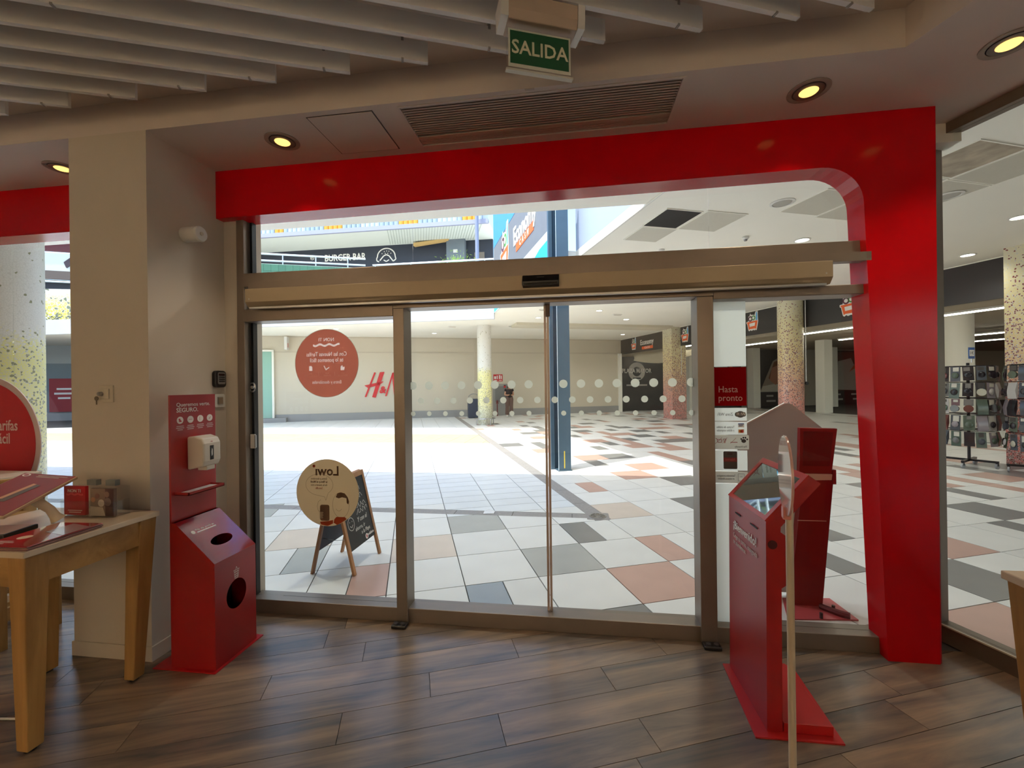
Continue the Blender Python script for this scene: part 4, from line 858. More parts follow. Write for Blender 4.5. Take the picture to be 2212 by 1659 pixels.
# ================================================================== canopies round the open court
cm_ = MB()
cm_.prism([(-45,2.95),(3.05/CT-2.95*ST/CT,2.95),(3.05/CT-5.83*ST/CT,5.83),(-45,5.83)], ZM, ZM+0.14, 'z')
cm_.prism([tuple(ab(a,b).xy) for a,b in ((3.05,-14),(42,-14),(42,34),(2.7,34),(2.7,7.55),(3.05,7.55))], ZM, ZM+0.14, 'z')
cm_.prism(clip([(-45,13.95),(20,13.95),(20,50),(-45,50)], CT, ST, 2.7), ZM, ZM+0.14, 'z')
MC = struct(cm_.build('ceiling_plaza', PAINT_M), 'white plastered canopy ceilings round the open court')
xe = 2.7/CT-13.95*ST/CT
bmw = struct(MB().box(-45, xe, 13.85, 13.95, 3.76, 4.32).build('trim_4', mat('beam_white', (178,182,188), 0.7, var=0.03, vscale=2)), 'long white edge beam of the far canopy')
for x in (-5.4,-4.4,-3.4,-6.4,-7.4): MB().cyl((x,13.845,4.13),(x,13.853,4.13),0.028,n=12).build('beam_hole', mat('hole_dark', (70,66,64), 0.8), bmw)
# white inner fascia beside the post, its bluish shade put into the colour
struct(MB().box(3.05,3.09,4.6,7.55,ZM-0.001,5.2).build('trim_5', mat('fascia_shade_blue', (160,172,194), 0.6), rz=T), 'pale fascia of the canopy beside the blue post')
struct(MB().box(3.04,3.06,4.6,7.55,ZM-0.02,ZM-0.001).build('trim_6', PAINT_M, rz=T))
# walls
wf = MB().box(-12.5, 11.2, 21.4, 21.6, 0, ZM).build('wall_far', WALL_M, rz=T); struct(wf, 'long plain beige wall across the mall')
bx('skirting', -12.5, 11.2, 21.37, 21.4, 0, 0.34, mat('skirting_grey', (150,150,148), 0.5), wf)
bx('joint_band', -12.5, 11.2, 21.385, 21.4, 3.19, 3.24, mat('joint_grey', (190,180,162), 0.6), wf); bx('joint_band', -12.5, 11.2, 21.375, 21.4, 3.90, 3.95, mat('joint_grey', (190,180,162), 0.6), wf)
bx('pilaster', 3.05, 3.12, 21.37, 21.4, 0.34, 3.9, WALL_M, wf); bx('pilaster', 11.0, 11.2, 21.3, 21.4, 0, 3.2, PAINT_M, wf)
gd = struct(MB().box(-9.2,-6.2,21.30,21.36,0.2,3.22).build('door_2', glass_mat('green_glass', (0.86,0.95,0.92,1)), rz=T), 'pale green glass shop door in the far wall')
bx('backing', -9.2, -6.2, 21.365, 21.395, 0.2, 3.22, mat('green_backing', (200,214,206), 0.6), gd); bx('frame', -6.2, -6.12, 21.26, 21.38, 0, 3.28, PAINT_M, gd); bx('frame', -9.3, -6.12, 21.26, 21.38, 3.22, 3.30, PAINT_M, gd); bx('step', -9.3, -5.6, 21.1, 21.38, 0, 0.2, mat('skirting_grey', (150,150,148), 0.5), gd)
# shop hall with dark fascia (grocery) on the right
hw = struct(MB().box(11.2, 42, 22.0, 22.2, 0, ZM).box(42, 42.2, -14, 22.2, 0, ZM).build('wall_hall', mat('hall_wall', (190,182,166), 0.7), rz=T), 'plain back walls of the grocery hall')
struct(MB().box(11.26, 42, -14, 22, 3.55, 3.6).build('ceiling_hall', mat('hall_ceiling', (176,164,144), 0.8), rz=T), 'beige lowered ceiling of the grocery hall')
FASC = mat('fascia_black', (44,42,42), 0.45)
fs2 = thing('shop_fascia', 'long black fascia of the grocery hall with orange trolley logos', 'fascia', ab(11.2,0,0), T)
for b0, b1 in ((17.3,21.65),(10.9,16.05),(5.7,10.3),(-6,5.2)): bx('panel', 0, 0.06, b0, b1, 3.14, 3.93, FASC, fs2)
bx('cover_rail', 0.0, 0.07, -6, 21.65, 3.93, 3.95, PAINT_M, fs2)
# exterior walls above the shop front and behind the side glazing
struct(MB().box(-45, -6.8, 2.78, 2.95, 0, ZM).box(-6.8, corner.x+0.1, 2.84, 2.95, 2.98, ZM).build('wall_front', PAINT_M), 'outer wall over the shop front')
struct(MB().box(RA+0.02, RA+0.14, -14, 1.98, ZC+0.02, ZM).build('wall_side', PAINT_M, rz=T), 'outer wall over the side glazing')
# ceiling fittings of the mall: downlights, grilles, sprinklers
LAMPM = mat('mall_lamp', (255,252,244), 0.4, emit=((255,250,240), 7.0))
def mall_light(a, b, z=ZM, lab=None, r=0.10, lit=True, energy=14):
    d = thing('mall_downlight', lab, 'ceiling light', ab(a,b,z), T, 'downlights of the mall ceiling')
    MB().lathe([(r*1.25,-0.001),(r*1.25,-0.008),(r,-0.014),(r*0.96,-0.002)], 24).build('trim_ring', WHITE_PL, d, smooth=True)
    MB().lathe([(r*0.94,-0.003),(r*0.9,-0.010),(0,-0.011)], 24).build('lamp', LAMPM if lit else mat('lamp_off', (170,168,160), 0.4), d, smooth=True)
    if lit:
        L = bpy.data.lights.new('mall_beam', 'SPOT'); L.energy = energy; L.spot_size = math.radians(140); L.spot_blend = 0.8; L.color = (1.0,0.97,0.9); L.shadow_soft_size = 0.1
        lo = bpy.data.objects.new('mall_beam', L); COL.objects.link(lo); lo.parent = d; lo.location = (0,0,-0.05)
for i_, (a, b, lab) in enumerate(((5.95,12.8,'lit mall downlight just right of the blue post'),(7.77,14.4,'lit mall downlight second from the blue post'),(10.0,18.9,'lit mall downlight near the grocery fascia corner'),(7.25,19.2,'lit mall downlight close to the far wall'),
        (4.4,14.5,'lit mall downlight between glass seam and blue post'),(6.42,5.84,'lit mall downlight above the door operator near the red leg'),(10.4,5.93,'lit mall downlight nearest the merchandise racks'),(8.75,4.38,'lit mall downlight cut by the edge over the racks'))): mall_light(a, b, ZM, lab, energy=56)
mall_light(4.82,4.67,ZM,'unlit grey mall downlight above the transom glass',0.12,False); mall_light(6.75,4.03,ZM-0.012,'unlit grey downlight in the perforated tile beside the red leg',0.12,False)
DEEP = ((-3,18.5,'over the far wall beyond the letters'),(1.0,19.5,'behind the yellow mosaic column'),(14,14,'first inside the grocery hall'),(16,8,'above the round white hall pillar'),(15,2,'far along the grocery hall'),(20,12,'deepest in the grocery hall'),(7,0,'out along the side glazing'),(8,9,'between the blue post and the racks'))
for a, b, lab in DEEP: mall_light(a, b, ZM if a < 11 else 3.55, 'lit mall downlight ' + lab, energy=36 if a < 11 else 14)
for x, lab in ((-3.8,'over the chalkboard outside the doors'),(-1.2,'over the paving outside the sliding doors'),(1.2,'over the red poster stand outside')):  # downlights added out of view to brighten the paving by the doors
    v = Vector((x,4.4,0)); mall_light(v.x*CT+v.y*ST, -v.x*ST+v.y*CT, ZM, 'added unseen downlight under the overhang ' + lab, energy=78)
PERF = mat('perforated_tile', (196,192,178), 0.6, var=0.04, vscale=40)
def ctile(a0, a1, b0, b1, m, lab, name='ceiling_tile'):
    d = thing(name, lab, 'ceiling tile', ab((a0+a1)/2,(b0+b1)/2,ZM), T); w, h = (a1-a0)/2, (b1-b0)/2
    bx('face', -w+0.012, w-0.012, -h+0.012, h-0.012, -0.010, -0.001, m, d)
    f_ = MB()
    for q in ((-w,w,-h,-h+0.012),(-w,w,h-0.012,h),(-w,-w+0.012,-h+0.012,h-0.012),(w-0.012,w,-h+0.012,h-0.012)): f_.box(*q,-0.012,0)
    f_.build('frame', PAINT_M, d); return d
ctile(3.40,3.97,5.13,5.77,DARK,'open black hole in the canopy ceiling where a tile is missing','ceiling_opening')
ctile(3.42,4.02,5.79,6.40,PERF,'perforated ceiling tile in front of the black opening'); ctile(4.0,4.66,5.08,5.78,PERF,'perforated ceiling tile right of the black opening')
ctile(5.02,5.68,4.20,4.92,PERF,'perforated ceiling tile touching the portal corner'); ctile(5.70,6.34,4.30,4.98,PERF,'perforated ceiling tile behind the portal corner')
ctile(5.50,6.20,3.02,3.68,mat('stained_tile', (170,158,140), 0.7, var=0.35, vscale=5),'rust stained perforated ceiling tile beyond the side glazing'); ctile(6.22,6.95,3.05,3.70,PERF,'plain perforated tile beside the rust stained one'); ctile(6.22,6.95,3.72,4.35,PERF,'perforated tile with a grey spotlight beyond the side glazing'); ctile(5.50,6.20,3.70,4.35,PERF,'perforated tile half hidden by the red leg')
# recessed trough in the ceiling near the far wall
trough = struct(MB().box(3.9,10.6,15.7,16.6,ZM-0.10,ZM).build('trim_7', mat('trough_beige', (206,198,178), 0.7), rz=T), 'shallow beige box in the far canopy ceiling')
for a, b, lab in ((4.35,6.75,'small smoke detector hanging under the canopy near the black opening'),(5.35,5.9,'small sprinkler head under the canopy near the red leg')):
    d = thing('smoke_detector', lab, 'detector', ab(a,b,ZM), T); MB().lathe([(0.05,0.0),(0.055,-0.02),(0.04,-0.04),(0.0,-0.055)], 20).build('body', WHITE_PL, d, smooth=True); MB().lathe([(0.03,-0.045),(0.022,-0.07),(0.0,-0.075)], 16).build('nozzle', STEEL, d, smooth=True)
for a, b, lab in ((4.1,12.9,'thin ceiling slot lamp left of the glass seam'),(4.0,16.8,'thin ceiling slot lamp above the mosaic column'),(1.6,17.2,'pale rectangular emergency lamp on the far canopy'),(6.9,13.4,'thin ceiling slot lamp between the lit downlights')):
    d = thing('ceiling_lamp', lab, 'ceiling light', ab(a,b,ZM), T); bx('body', -0.16, 0.16, -0.05, 0.05, -0.03, 0, WHITE_PL, d, bevel=0.01); bx('diffuser', -0.13, 0.13, -0.035, 0.035, -0.035, -0.03, mat('slot_beige', (170,160,140), 0.5), d)

# ================================================================== blue steel post and hanging banner
BLUE = mat('post_blue', (66,90,108), 0.45, var=0.08, vscale=8)
bp = thing('steel_post', 'blue steel post standing at the edge of the sunlit court', 'post', ab(2.68,7.42), T)
bx('front_flange', -0.115, 0.115, -0.13, -0.10, 0, 5.3, BLUE, bp); bx('rear_flange', -0.115, 0.115, 0.10, 0.13, 0, 5.3, BLUE, bp); bx('web', -0.012, 0.012, -0.10, 0.10, 0, 5.3, BLUE, bp)
bx('base_plate', -0.13, 0.13, -0.15, 0.15, 0, 0.015, BLUE, bp); bx('bright_edge', -0.125, -0.117, -0.135, -0.125, 0, 5.3, mat('edge_pale', (190,206,216), 0.4), bp)
bx('side_plate', -0.20, -0.13, 0.06, 0.13, 0, 5.0, BLUE, bp); bx('paint_mark', -0.02, 0.0, -0.132, -0.1305, 0.05, 0.36, mat('paint_yellow', (214,190,70), 0.6), bp)
GREYM = mat('banner_grey', (112,116,124), 0.5, var=0.05, vscale=4)
bn = thing('sign_banner', 'tall grey banner above the court with the Economy Cash name', 'sign', ab(2.7,0,0), T)
bx('panel', -0.04, 0.0, 7.72, 13.72, 4.62, 9.5, GREYM, bn)
NB = basis((0,-1,0),(0,0,1),(-0.041,0,0))         # read from the court side
bnm = lambda b, z, off=0.0: basis((0,-1,0),(0,0,1),(-0.041-off,b,z))
flat('blue_field', [(-13.70,6.05),(-7.74,6.05),(-7.74,9.5),(-13.70,9.5)], 0.006, mat('banner_blue', (60,140,214), 0.5), NB, bn)
bx('lower_panel', -0.05, 0.0, 7.72, 13.72, ZM, 4.62, mat('banner_white', (206,216,220), 0.5), bn)
flat('cyan_wave', [(-13.70,3.96),(-13.70,4.55),(-12.6,4.0)], 0.004, mat('banner_cyan', (40,176,226), 0.5), basis((0,-1,0),(0,0,1),(-0.051,0,0)), bn)
flat('cyan_wave', [(-9.9,3.97),(-9.2,4.30),(-8.6,4.42),(-7.8,4.45),(-7.8,3.97)], 0.004, mat('banner_cyan', (40,176,226), 0.5), basis((0,-1,0),(0,0,1),(-0.051,0,0)), bn)
text('lettering', 'Economy', 0.66, WHITE_INK, bnm(9.85,5.42,0.008), bn, bold=0.018, squash=0.86, ext=0.01)
flat('cash_box', [(-10.65,5.0),(-9.03,5.0),(-9.03,5.2),(-10.65,5.2)], 0.01, mat('brand_orange', (236,100,40), 0.5), NB, bn)
text('lettering', 'C A S H', 0.20, WHITE_INK, bnm(9.84,5.10,0.012), bn, bold=0.02, ext=0.004, spacing=1.3)
def trolley(parent, M, s, letters=False):
    # shopping trolley emblem: white outline, orange basket, white label, produce above
    O = mat('brand_orange', (236,100,40), 0.5)
    sc = lambda pts: [(p[0]*s, p[1]*s) for p in pts]
    Mz = lambda k: M @ Matrix.Translation((0,0,k*0.004))
    flat('emblem_outline', sc([(-0.62,0.22),(-0.42,0.24),(-0.40,0.62),(-0.25,0.70),(-0.22,0.86),(-0.12,0.74),(0.08,0.72),(0.22,0.66),(0.34,0.94),(0.56,0.94),(0.56,0.66),(0.58,0.26),(0.60,0.16),(0.44,-0.52),(0.36,-0.56),(0.30,-0.48),(0.22,-0.56),(0.10,-0.50),(-0.10,-0.56),(-0.20,-0.48),(-0.34,-0.56),(-0.42,-0.48),(-0.54,0.04),(-0.62,0.08)]), 0.003, WHITE_INK, Mz(0), parent)
    flat('emblem_basket', sc([(-0.56,0.18),(0.54,0.22),(0.38,-0.46),(0.28,-0.40),(-0.26,-0.40),(-0.36,-0.46),(-0.50,0.08),(-0.56,0.10)]), 0.003, O, Mz(1), parent)
    flat('emblem_label', sc([(-0.30,0.04),(0.30,0.08),(0.26,-0.18),(-0.26,-0.22)]), 0.003, WHITE_INK, Mz(2), parent)
    for cx_, cy_, r_, c_ in ((-0.20,0.42,0.22,(92,36,60)),(0.12,0.46,0.20,(70,150,70))):
        flat('emblem_ring', circle(r_*s,18,cx_*s,cy_*s), 0.003, mat('ring_%d' % c_[0], c_, 0.5), Mz(1), parent); flat('emblem_ring_core', circle(r_*0.55*s,14,cx_*s,cy_*s), 0.003, WHITE_INK, Mz(2), parent)
    flat('emblem_bottle', sc([(0.36,0.24),(0.52,0.24),(0.52,0.66),(0.48,0.88),(0.40,0.88),(0.36,0.66)]), 0.003, mat('bottle_blue', (96,170,220), 0.5), Mz(1), parent)
trolley(bn, bnm(12.05,5.30,0.004), 0.95)
fo = lambda b, z: basis((0,-1,0),(0,0,1),(-0.002,b,z))
for b, z in ((20.0,3.52),(15.75,3.50),(12.1,3.52),(8.83,3.50),(3.5,3.5)): trolley(fs2, fo(b,z), 0.42)
text('lettering', 'Economy', 0.36, WHITE_INK, fo(18.75,3.58), fs2, bold=0.02, squash=0.9, ext=0.003); flat('cash_box', [(-0.45,0.0),(0.55,0.0),(0.55,0.14),(-0.45,0.14)], 0.003, mat('brand_orange', (236,100,40), 0.5), fo(18.75,3.24), fs2); text('lettering', 'C A S H', 0.14, WHITE_INK, basis((0,-1,0),(0,0,1),(-0.008,18.70,3.31)), fs2, bold=0.02, ext=0.002)

# ================================================================== mosaic columns
def mosaic(name, stops, fleck, scale=26.0, fleck_amt=((0,0.6),(1,0.15)), z_lo=0.0, z_hi=3.95):
    m = bpy.data.materials.new(name); m.use_nodes = True; MATS[name] = m
    n, l = m.node_tree.nodes, m.node_tree.links; p = n['Principled BSDF']; p.inputs['Roughness'].default_value = 0.35
    tc = n.new('ShaderNodeTexCoord'); sp = n.new('ShaderNodeSeparateXYZ'); l.new(tc.outputs['Object'], sp.inputs[0])
    no = n.new('ShaderNodeTexNoise'); no.inputs['Scale'].default_value = 5.0; l.new(tc.outputs['Object'], no.inputs['Vector'])
    vo = n.new('ShaderNodeTexVoronoi'); vo.inputs['Scale'].default_value = scale; l.new(tc.outputs['Object'], vo.inputs['Vector'])
    ve = n.new('ShaderNodeTexVoronoi'); ve.feature = 'DISTANCE_TO_EDGE'; ve.inputs['Scale'].default_value = scale; l.new(tc.outputs['Object'], ve.inputs['Vector'])
    mr = n.new('ShaderNodeMapRange'); mr.inputs[1].default_value = z_lo; mr.inputs[2].default_value = z_hi; l.new(sp.outputs[2], mr.inputs[0])
    sc = n.new('ShaderNodeSeparateColor'); l.new(vo.outputs['Color'], sc.inputs[0])
    jit = n.new('ShaderNodeMath'); jit.operation = 'MULTIPLY_ADD'; jit.inputs[1].default_value = 0.07; l.new(sc.outputs[0], jit.inputs[0]); l.new(mr.outputs[0], jit.inputs[2])
    r = ramp_node(n, stops); l.new(jit.outputs[0], r.inputs[0])
    fr = ramp_node(n, [(q_, (w_,)*3+(1,)) for q_, w_ in fleck_amt]); l.new(mr.outputs[0], fr.inputs[0])
    lt = n.new('ShaderNodeMath'); lt.operation = 'LESS_THAN'; l.new(sc.outputs[1], lt.inputs[0]); l.new(fr.outputs[0], lt.inputs[1])
    mx = n.new('ShaderNodeMix'); mx.data_type = 'RGBA'; l.new(lt.outputs[0], mx.inputs[0]); l.new(r.outputs[0], mx.inputs[6]); mx.inputs[7].default_value = srgb(*fleck)
    ed = n.new('ShaderNodeMath'); ed.operation = 'LESS_THAN'; ed.inputs[1].default_value = 0.05; l.new(ve.outputs['Distance'], ed.inputs[0])
    mg = n.new('ShaderNodeMix'); mg.data_type = 'RGBA'; l.new(ed.outputs[0], mg.inputs[0]); l.new(mx.outputs[2], mg.inputs[6]); mg.inputs[7].default_value = srgb(206,204,196)
    l.new(mg.outputs[2], p.inputs['Base Color']); return m
YEL = mosaic('mosaic_yellow', [(0.0,(176,180,168)),(0.20,(196,196,150)),(0.26,(222,214,130)),(0.56,(226,220,140)),(0.60,(220,218,210)),(1.0,(220,218,212))], (140,140,104), 42, ((0.0,0.42),(0.25,0.30),(0.50,0.12),(0.60,0.02),(1.0,0.015)))
PNK = mosaic('mosaic_red', [(0.0,(206,88,84)),(0.24,(214,112,96)),(0.42,(216,150,110)),(0.60,(220,190,120)),(0.85,(222,208,150)),(1.0,(222,214,180))], (132,64,54), 38, ((0.0,0.45),(0.5,0.36),(0.8,0.14),(1.0,0.04)))
def column(name, label, a, b, r, m, z=ZM, square=False):
    o = thing(name, label, 'column', ab(a,b,0), T)
    if square: bx('shaft', -r, r, -r, r, 0, z, m, o)
    else: MB().cyl((0,0,0),(0,0,z),r,n=40).build('shaft', m, o, smooth=True)
    return o
c_ = column('mosaic_column', 'round yellow and white mosaic column in front of the far wall', 2.81, 16.75, 0.28, YEL)
for k_ in range(4):
    a_ = 2*PI*k_/4+0.4; MB().cyl((0.40*math.cos(a_),0.40*math.sin(a_),0),(0.40*math.cos(a_),0.40*math.sin(a_),0.26),0.02,n=10).build('guard_post', STEEL, c_)
MB().tube([(0.40*math.cos(2*PI*i/28),0.40*math.sin(2*PI*i/28),0.25) for i in range(28)], 0.018, 8, closed=True).build('guard_rail', STEEL, c_, smooth=True)
c_ = thing('mosaic_column', 'large yellow and white mosaic column outside the side window', 'column', (-6.62, 4.12, 0), 0); MB().cyl((0,0,0),(0,0,ZM),0.36,n=48).build('shaft', YEL, c_, smooth=True)
c_ = column('mosaic_column', 'square red and yellow mosaic pillar beside the Plaza Mayor door', 11.15, 16.45, 0.34, PNK, square=True)
bx('conduit', 0.10, 0.12, -0.36, -0.34, 1.9, 3.9, WHITE_PL, c_)
c_ = column('mosaic_column', 'round red and yellow mosaic column behind the house-shaped board', 10.95, 10.4, 0.33, PNK)
MB().cyl((0.16,-0.36,1.55),(0.16,-0.36,3.9),0.012,n=8).build('conduit', WHITE_PL, c_); MB().cyl((0.16,-0.40,1.50),(0.16,-0.36,1.50),0.05,n=16).build('conduit_box', BLACK, c_)
c_ = column('mosaic_column', 'red and yellow mosaic pillar behind the merchandise racks', 10.92, 5.18, 0.34, PNK, square=True)
for a, b, lab in ((19.6,16.75,'square white pillar inside the grocery hall nearest the glass'),(15.4,21.2,'slim white pillar beside the portrait poster'),(24.5,20.5,'slim white pillar between the two large posters'),(19.75,21.3,'white pillar left of the portrait poster'),(30.0,21.0,'white pillar behind the red portal leg'),(16.4,9.6,'round white pillar behind the merchandise racks')): column('white_pillar', lab, a, b, 0.34 if a == 16.4 else 0.24, PAINT_M, 3.55, square=(a != 16.4))

# ================================================================== far wall lettering and fittings
hm = thing('wall_logo', 'big red slanted H and M letters on the far wall', 'sign', ab(0,21.385,0), T)
HMR = mat('sign_red', (206,24,36), 0.4)
K_ = 0.00385
def hp(pts): return [(-2.23+(x-1480)*K_, 1.06+(1200-y)*K_) for x, y in pts]
for nm, pts in (('letter_stroke',[(1598,890),(1618,893),(1502,1197),(1482,1195)]),('letter_stroke',[(1665,890),(1722,885),(1612,1207),(1570,1198)]),('letter_stroke',[(1480,1053),(1712,1003),(1662,1048),(1520,1082)]),
                ('letter_stroke',[(1815,898),(1832,893),(1745,1190),(1725,1190)]),('letter_stroke',[(1812,900),(1875,890),(1868,1160),(1832,1172)]),('letter_stroke',[(1868,1160),(1832,1172),(1930,1000),(1985,892),(1975,940)]),('letter_stroke',[(1960,892),(2010,888),(1955,1200),(1905,1195)])):
    flat(nm, hp(pts), 0.03, HMR, FR, hm)
text('letter_ampersand', '&', 0.46, HMR, basis((1,0,0),(0,0,1),(*[hp([(1692,1112)])[0][0]], -0.03, hp([(1692,1112)])[0][1])), hm, bold=0.03, ext=0.01, shear=0.2)
ex = thing('exit_box', 'small white exit box projecting from the far wall', 'sign', ab(-5.55,21.25,3.30), T); bx('box', -0.06, 0.06, -0.25, 0.11, 0.0, 0.58, WHITE_PL, ex); flat('symbol', [(-0.1,0.1),(0.1,0.1),(0.1,0.3),(-0.1,0.3)], 0.004, mat('pale_sign', (214,160,150), 0.5), basis((0,1,0),(0,0,1),(0.061,-0.1,0)), ex)
fsn = thing('fire_sign', 'small red fire equipment sign above the standing woman', 'sign', ab(4.28,21.38,1.75), T)
bx('panel', -0.24, 0.24, -0.01, 0, 0, 0.36, mat('fire_red', (196,26,32), 0.45), fsn)
for x, w_, h_ in ((-0.15,0.10,0.14),(-0.04,0.05,0.18),(0.08,0.07,0.20),(0.17,0.05,0.18)): bx('pictogram', x-w_/2, x+w_/2, -0.013, -0.01, 0.12, 0.12+h_, WHITE_INK, fsn)
for x in (-0.12, 0.12): bx('caption', x-0.08, x+0.08, -0.013, -0.01, 0.04, 0.07, WHITE_INK, fsn)
sd_ = struct(MB().box(4.0,4.85,21.36,21.4,0,1.62).build('door_3', mat('service_door', (150,150,146), 0.5), rz=T), 'grey service door behind the woman'); bx('frame', 3.94, 4.0, 21.34, 21.4, 0, 1.68, mat('joint_grey', (190,180,162), 0.6), sd_); bx('inset', 4.12, 4.75, 21.355, 21.36, 0.7, 1.5, mat('inset_grey', (120,120,118), 0.5), sd_)
bell = thing('fire_alarm_button', 'tiny red and black alarm point on the far wall beside the woman', 'alarm', ab(4.62,21.37,1.42), T); bx('box', -0.05, 0.05, -0.05, 0, 0, 0.10, mat('fire_red', (196,26,32), 0.45), bell); bx('cap', -0.05, 0.05, -0.055, 0, 0.10, 0.14, BLACK, bell)
hy = thing('red_stand_pipe', 'thin dark red post beside the standing woman', 'post', ab(4.17,21.1,0), T); MB().cyl((0,0,0),(0,0,0.72),0.028,n=12).build('pipe', mat('pipe_red', (112,34,30), 0.5), hy, smooth=True); MB().lathe([(0.028,0.62),(0.07,0.63),(0.07,0.67),(0.035,0.69),(0.06,0.72),(0.05,0.76),(0.02,0.80)], 14).build('valve', mat('pipe_red', (112,34,30), 0.5), hy, smooth=True)
bn2 = thing('waste_bin', 'dark blue waste bin half hidden behind the mosaic column', 'bin', ab(2.86,20.3,0), T)
MB().box(-0.28,0.28,-0.2,0.2,0.02,0.92).build('body', mat('bin_navy', (52,62,82), 0.5), bn2, bevel=0.02); MB().tube([(-0.26,0,0.92),(-0.24,0,1.05),(-0.12,0,1.14),(0.0,0,1.16),(0.12,0,1.14),(0.24,0,1.05),(0.26,0,0.92)], 0.02, 8).build('hood_hoop', STEEL, bn2, smooth=True)

# ================================================================== the standing woman
wo = thing('person', 'person in black top and brown wide trousers looking at a phone', 'person', ab(4.62,20.35,0), T)
SKIN = mat('skin', (196,146,118), 0.6)
def skinned(name, verts, edges, radii, m, parent, root=0, sub=2):
    me = bpy.data.meshes.new(name); me.from_pydata(verts, edges, []); me.materials.append(m); o = link(name, me, parent)
    md = o.modifiers.new('skin', 'SKIN'); md.use_smooth_shade = True
    ly = me.skin_vertices[0] if me.skin_vertices else None
    if ly is None:
        bm2 = bmesh.new(); bm2.from_mesh(me); bm2.verts.layers.skin.verify(); bm2.to_mesh(me); bm2.free(); ly = me.skin_vertices[0]
    for i, r in enumerate(radii): ly.data[i].radius = (r, r) if not isinstance(r, tuple) else r; ly.data[i].use_root = (i == root)
    sb = o.modifiers.new('sub', 'SUBSURF'); sb.levels = sub; sb.render_levels = sub
    return o
V = [(0,0,0.90),(0,0,1.08),(0,0,1.25),(0,-0.01,1.36),(0,-0.03,1.42),(0,-0.035,1.50),(0,-0.03,1.59),
     (0.15,0,1.31),(0.22,0.02,1.08),(0.12,-0.18,1.06),(0.03,-0.24,1.08),(-0.15,0,1.31),(-0.22,0.02,1.08),(-0.12,-0.18,1.06),(-0.03,-0.24,1.08),
     (0.09,0,0.84),(0.10,0,0.47),(0.105,0.02,0.09),(0.11,-0.13,0.03),(-0.09,0,0.84),(-0.10,0,0.47),(-0.105,0.02,0.09),(-0.11,-0.13,0.03)]
E_ = [(0,1),(1,2),(2,3),(3,4),(4,5),(5,6),(2,7),(7,8),(8,9),(9,10),(2,11),(11,12),(12,13),(13,14),(0,15),(15,16),(16,17),(17,18),(0,19),(19,20),(20,21),(21,22)]
skinned('body', V, E_, [0.13,0.105,0.12,0.055,0.05,0.085,0.07,0.06,0.042,0.034,0.03,0.06,0.042,0.034,0.03,0.085,0.055,0.04,0.03,0.085,0.055,0.04,0.03], SKIN, wo)
tr_ = MB()
for s in (-1,1): tr_.tube([(s*0.055,0,1.0),(s*0.085,0,0.86),(s*0.10,0,0.5),(s*0.11,0.01,0.12)], [0.115,0.125,0.088,0.098], 14)
tr_.build('trousers', mat('trouser_brown', (98,74,66), 0.8), wo, smooth=True)
MB().lathe([(0.155,0.95),(0.155,1.05),(0.17,1.2),(0.185,1.30),(0.13,1.355)], 18, M=Matrix.Diagonal((1,0.86,1,1))).sphere((0.165,0,1.30),0.075,10).sphere((-0.165,0,1.30),0.075,10).build('top', mat('top_black', (34,26,30), 0.8), wo, smooth=True)
MB().sphere((0,0.0,1.53),0.098,14,sc=(1,1,1.15)).sphere((0,0.05,1.44),0.085,12,sc=(1,0.8,1.3)).build('hair', mat('hair_dark', (44,30,26), 0.7), wo, smooth=True)
for s in (-1,1): MB().sphere((s*0.112,-0.07,0.045),0.05,10,sc=(1,2.2,0.9)).build('shoe', mat('shoe_white', (226,222,216), 0.6), wo, smooth=True)
fc = MB(); fc.sphere((0.03,-0.115,1.54),0.012,8); fc.sphere((-0.03,-0.115,1.54),0.012,8); fc.box(-0.025,0.025,-0.122,-0.112,1.475,1.483); fc.build('face_features', mat('face_dark', (90,50,44), 0.6), wo)
MB().sphere((0,-0.125,1.51),0.014,8,sc=(0.8,1.2,1.3)).build('nose', SKIN, wo, smooth=True)
for s in (-1,1):
    for q in range(4): MB().tube([(s*0.03,-0.245,1.085),(s*(0.02-0.004*q),-0.275,1.075+0.012*q),(s*0.005,-0.28,1.07+0.013*q)], 0.008, 6).build('finger', SKIN, wo, smooth=True)
    MB().tube([(s*0.035,-0.235,1.095),(s*0.025,-0.26,1.125),(s*0.01,-0.268,1.13)], 0.009, 6).build('thumb', SKIN, wo, smooth=True)
ph = thing('mobile_phone', 'small dark phone held by the standing person', 'phone', ab(4.62,20.05,1.07), T); MB().box(-0.036,0.036,-0.006,0.006,0,0.14,M=Matrix.Rotation(-0.5,4,'X')).build('body', BLACK, ph)

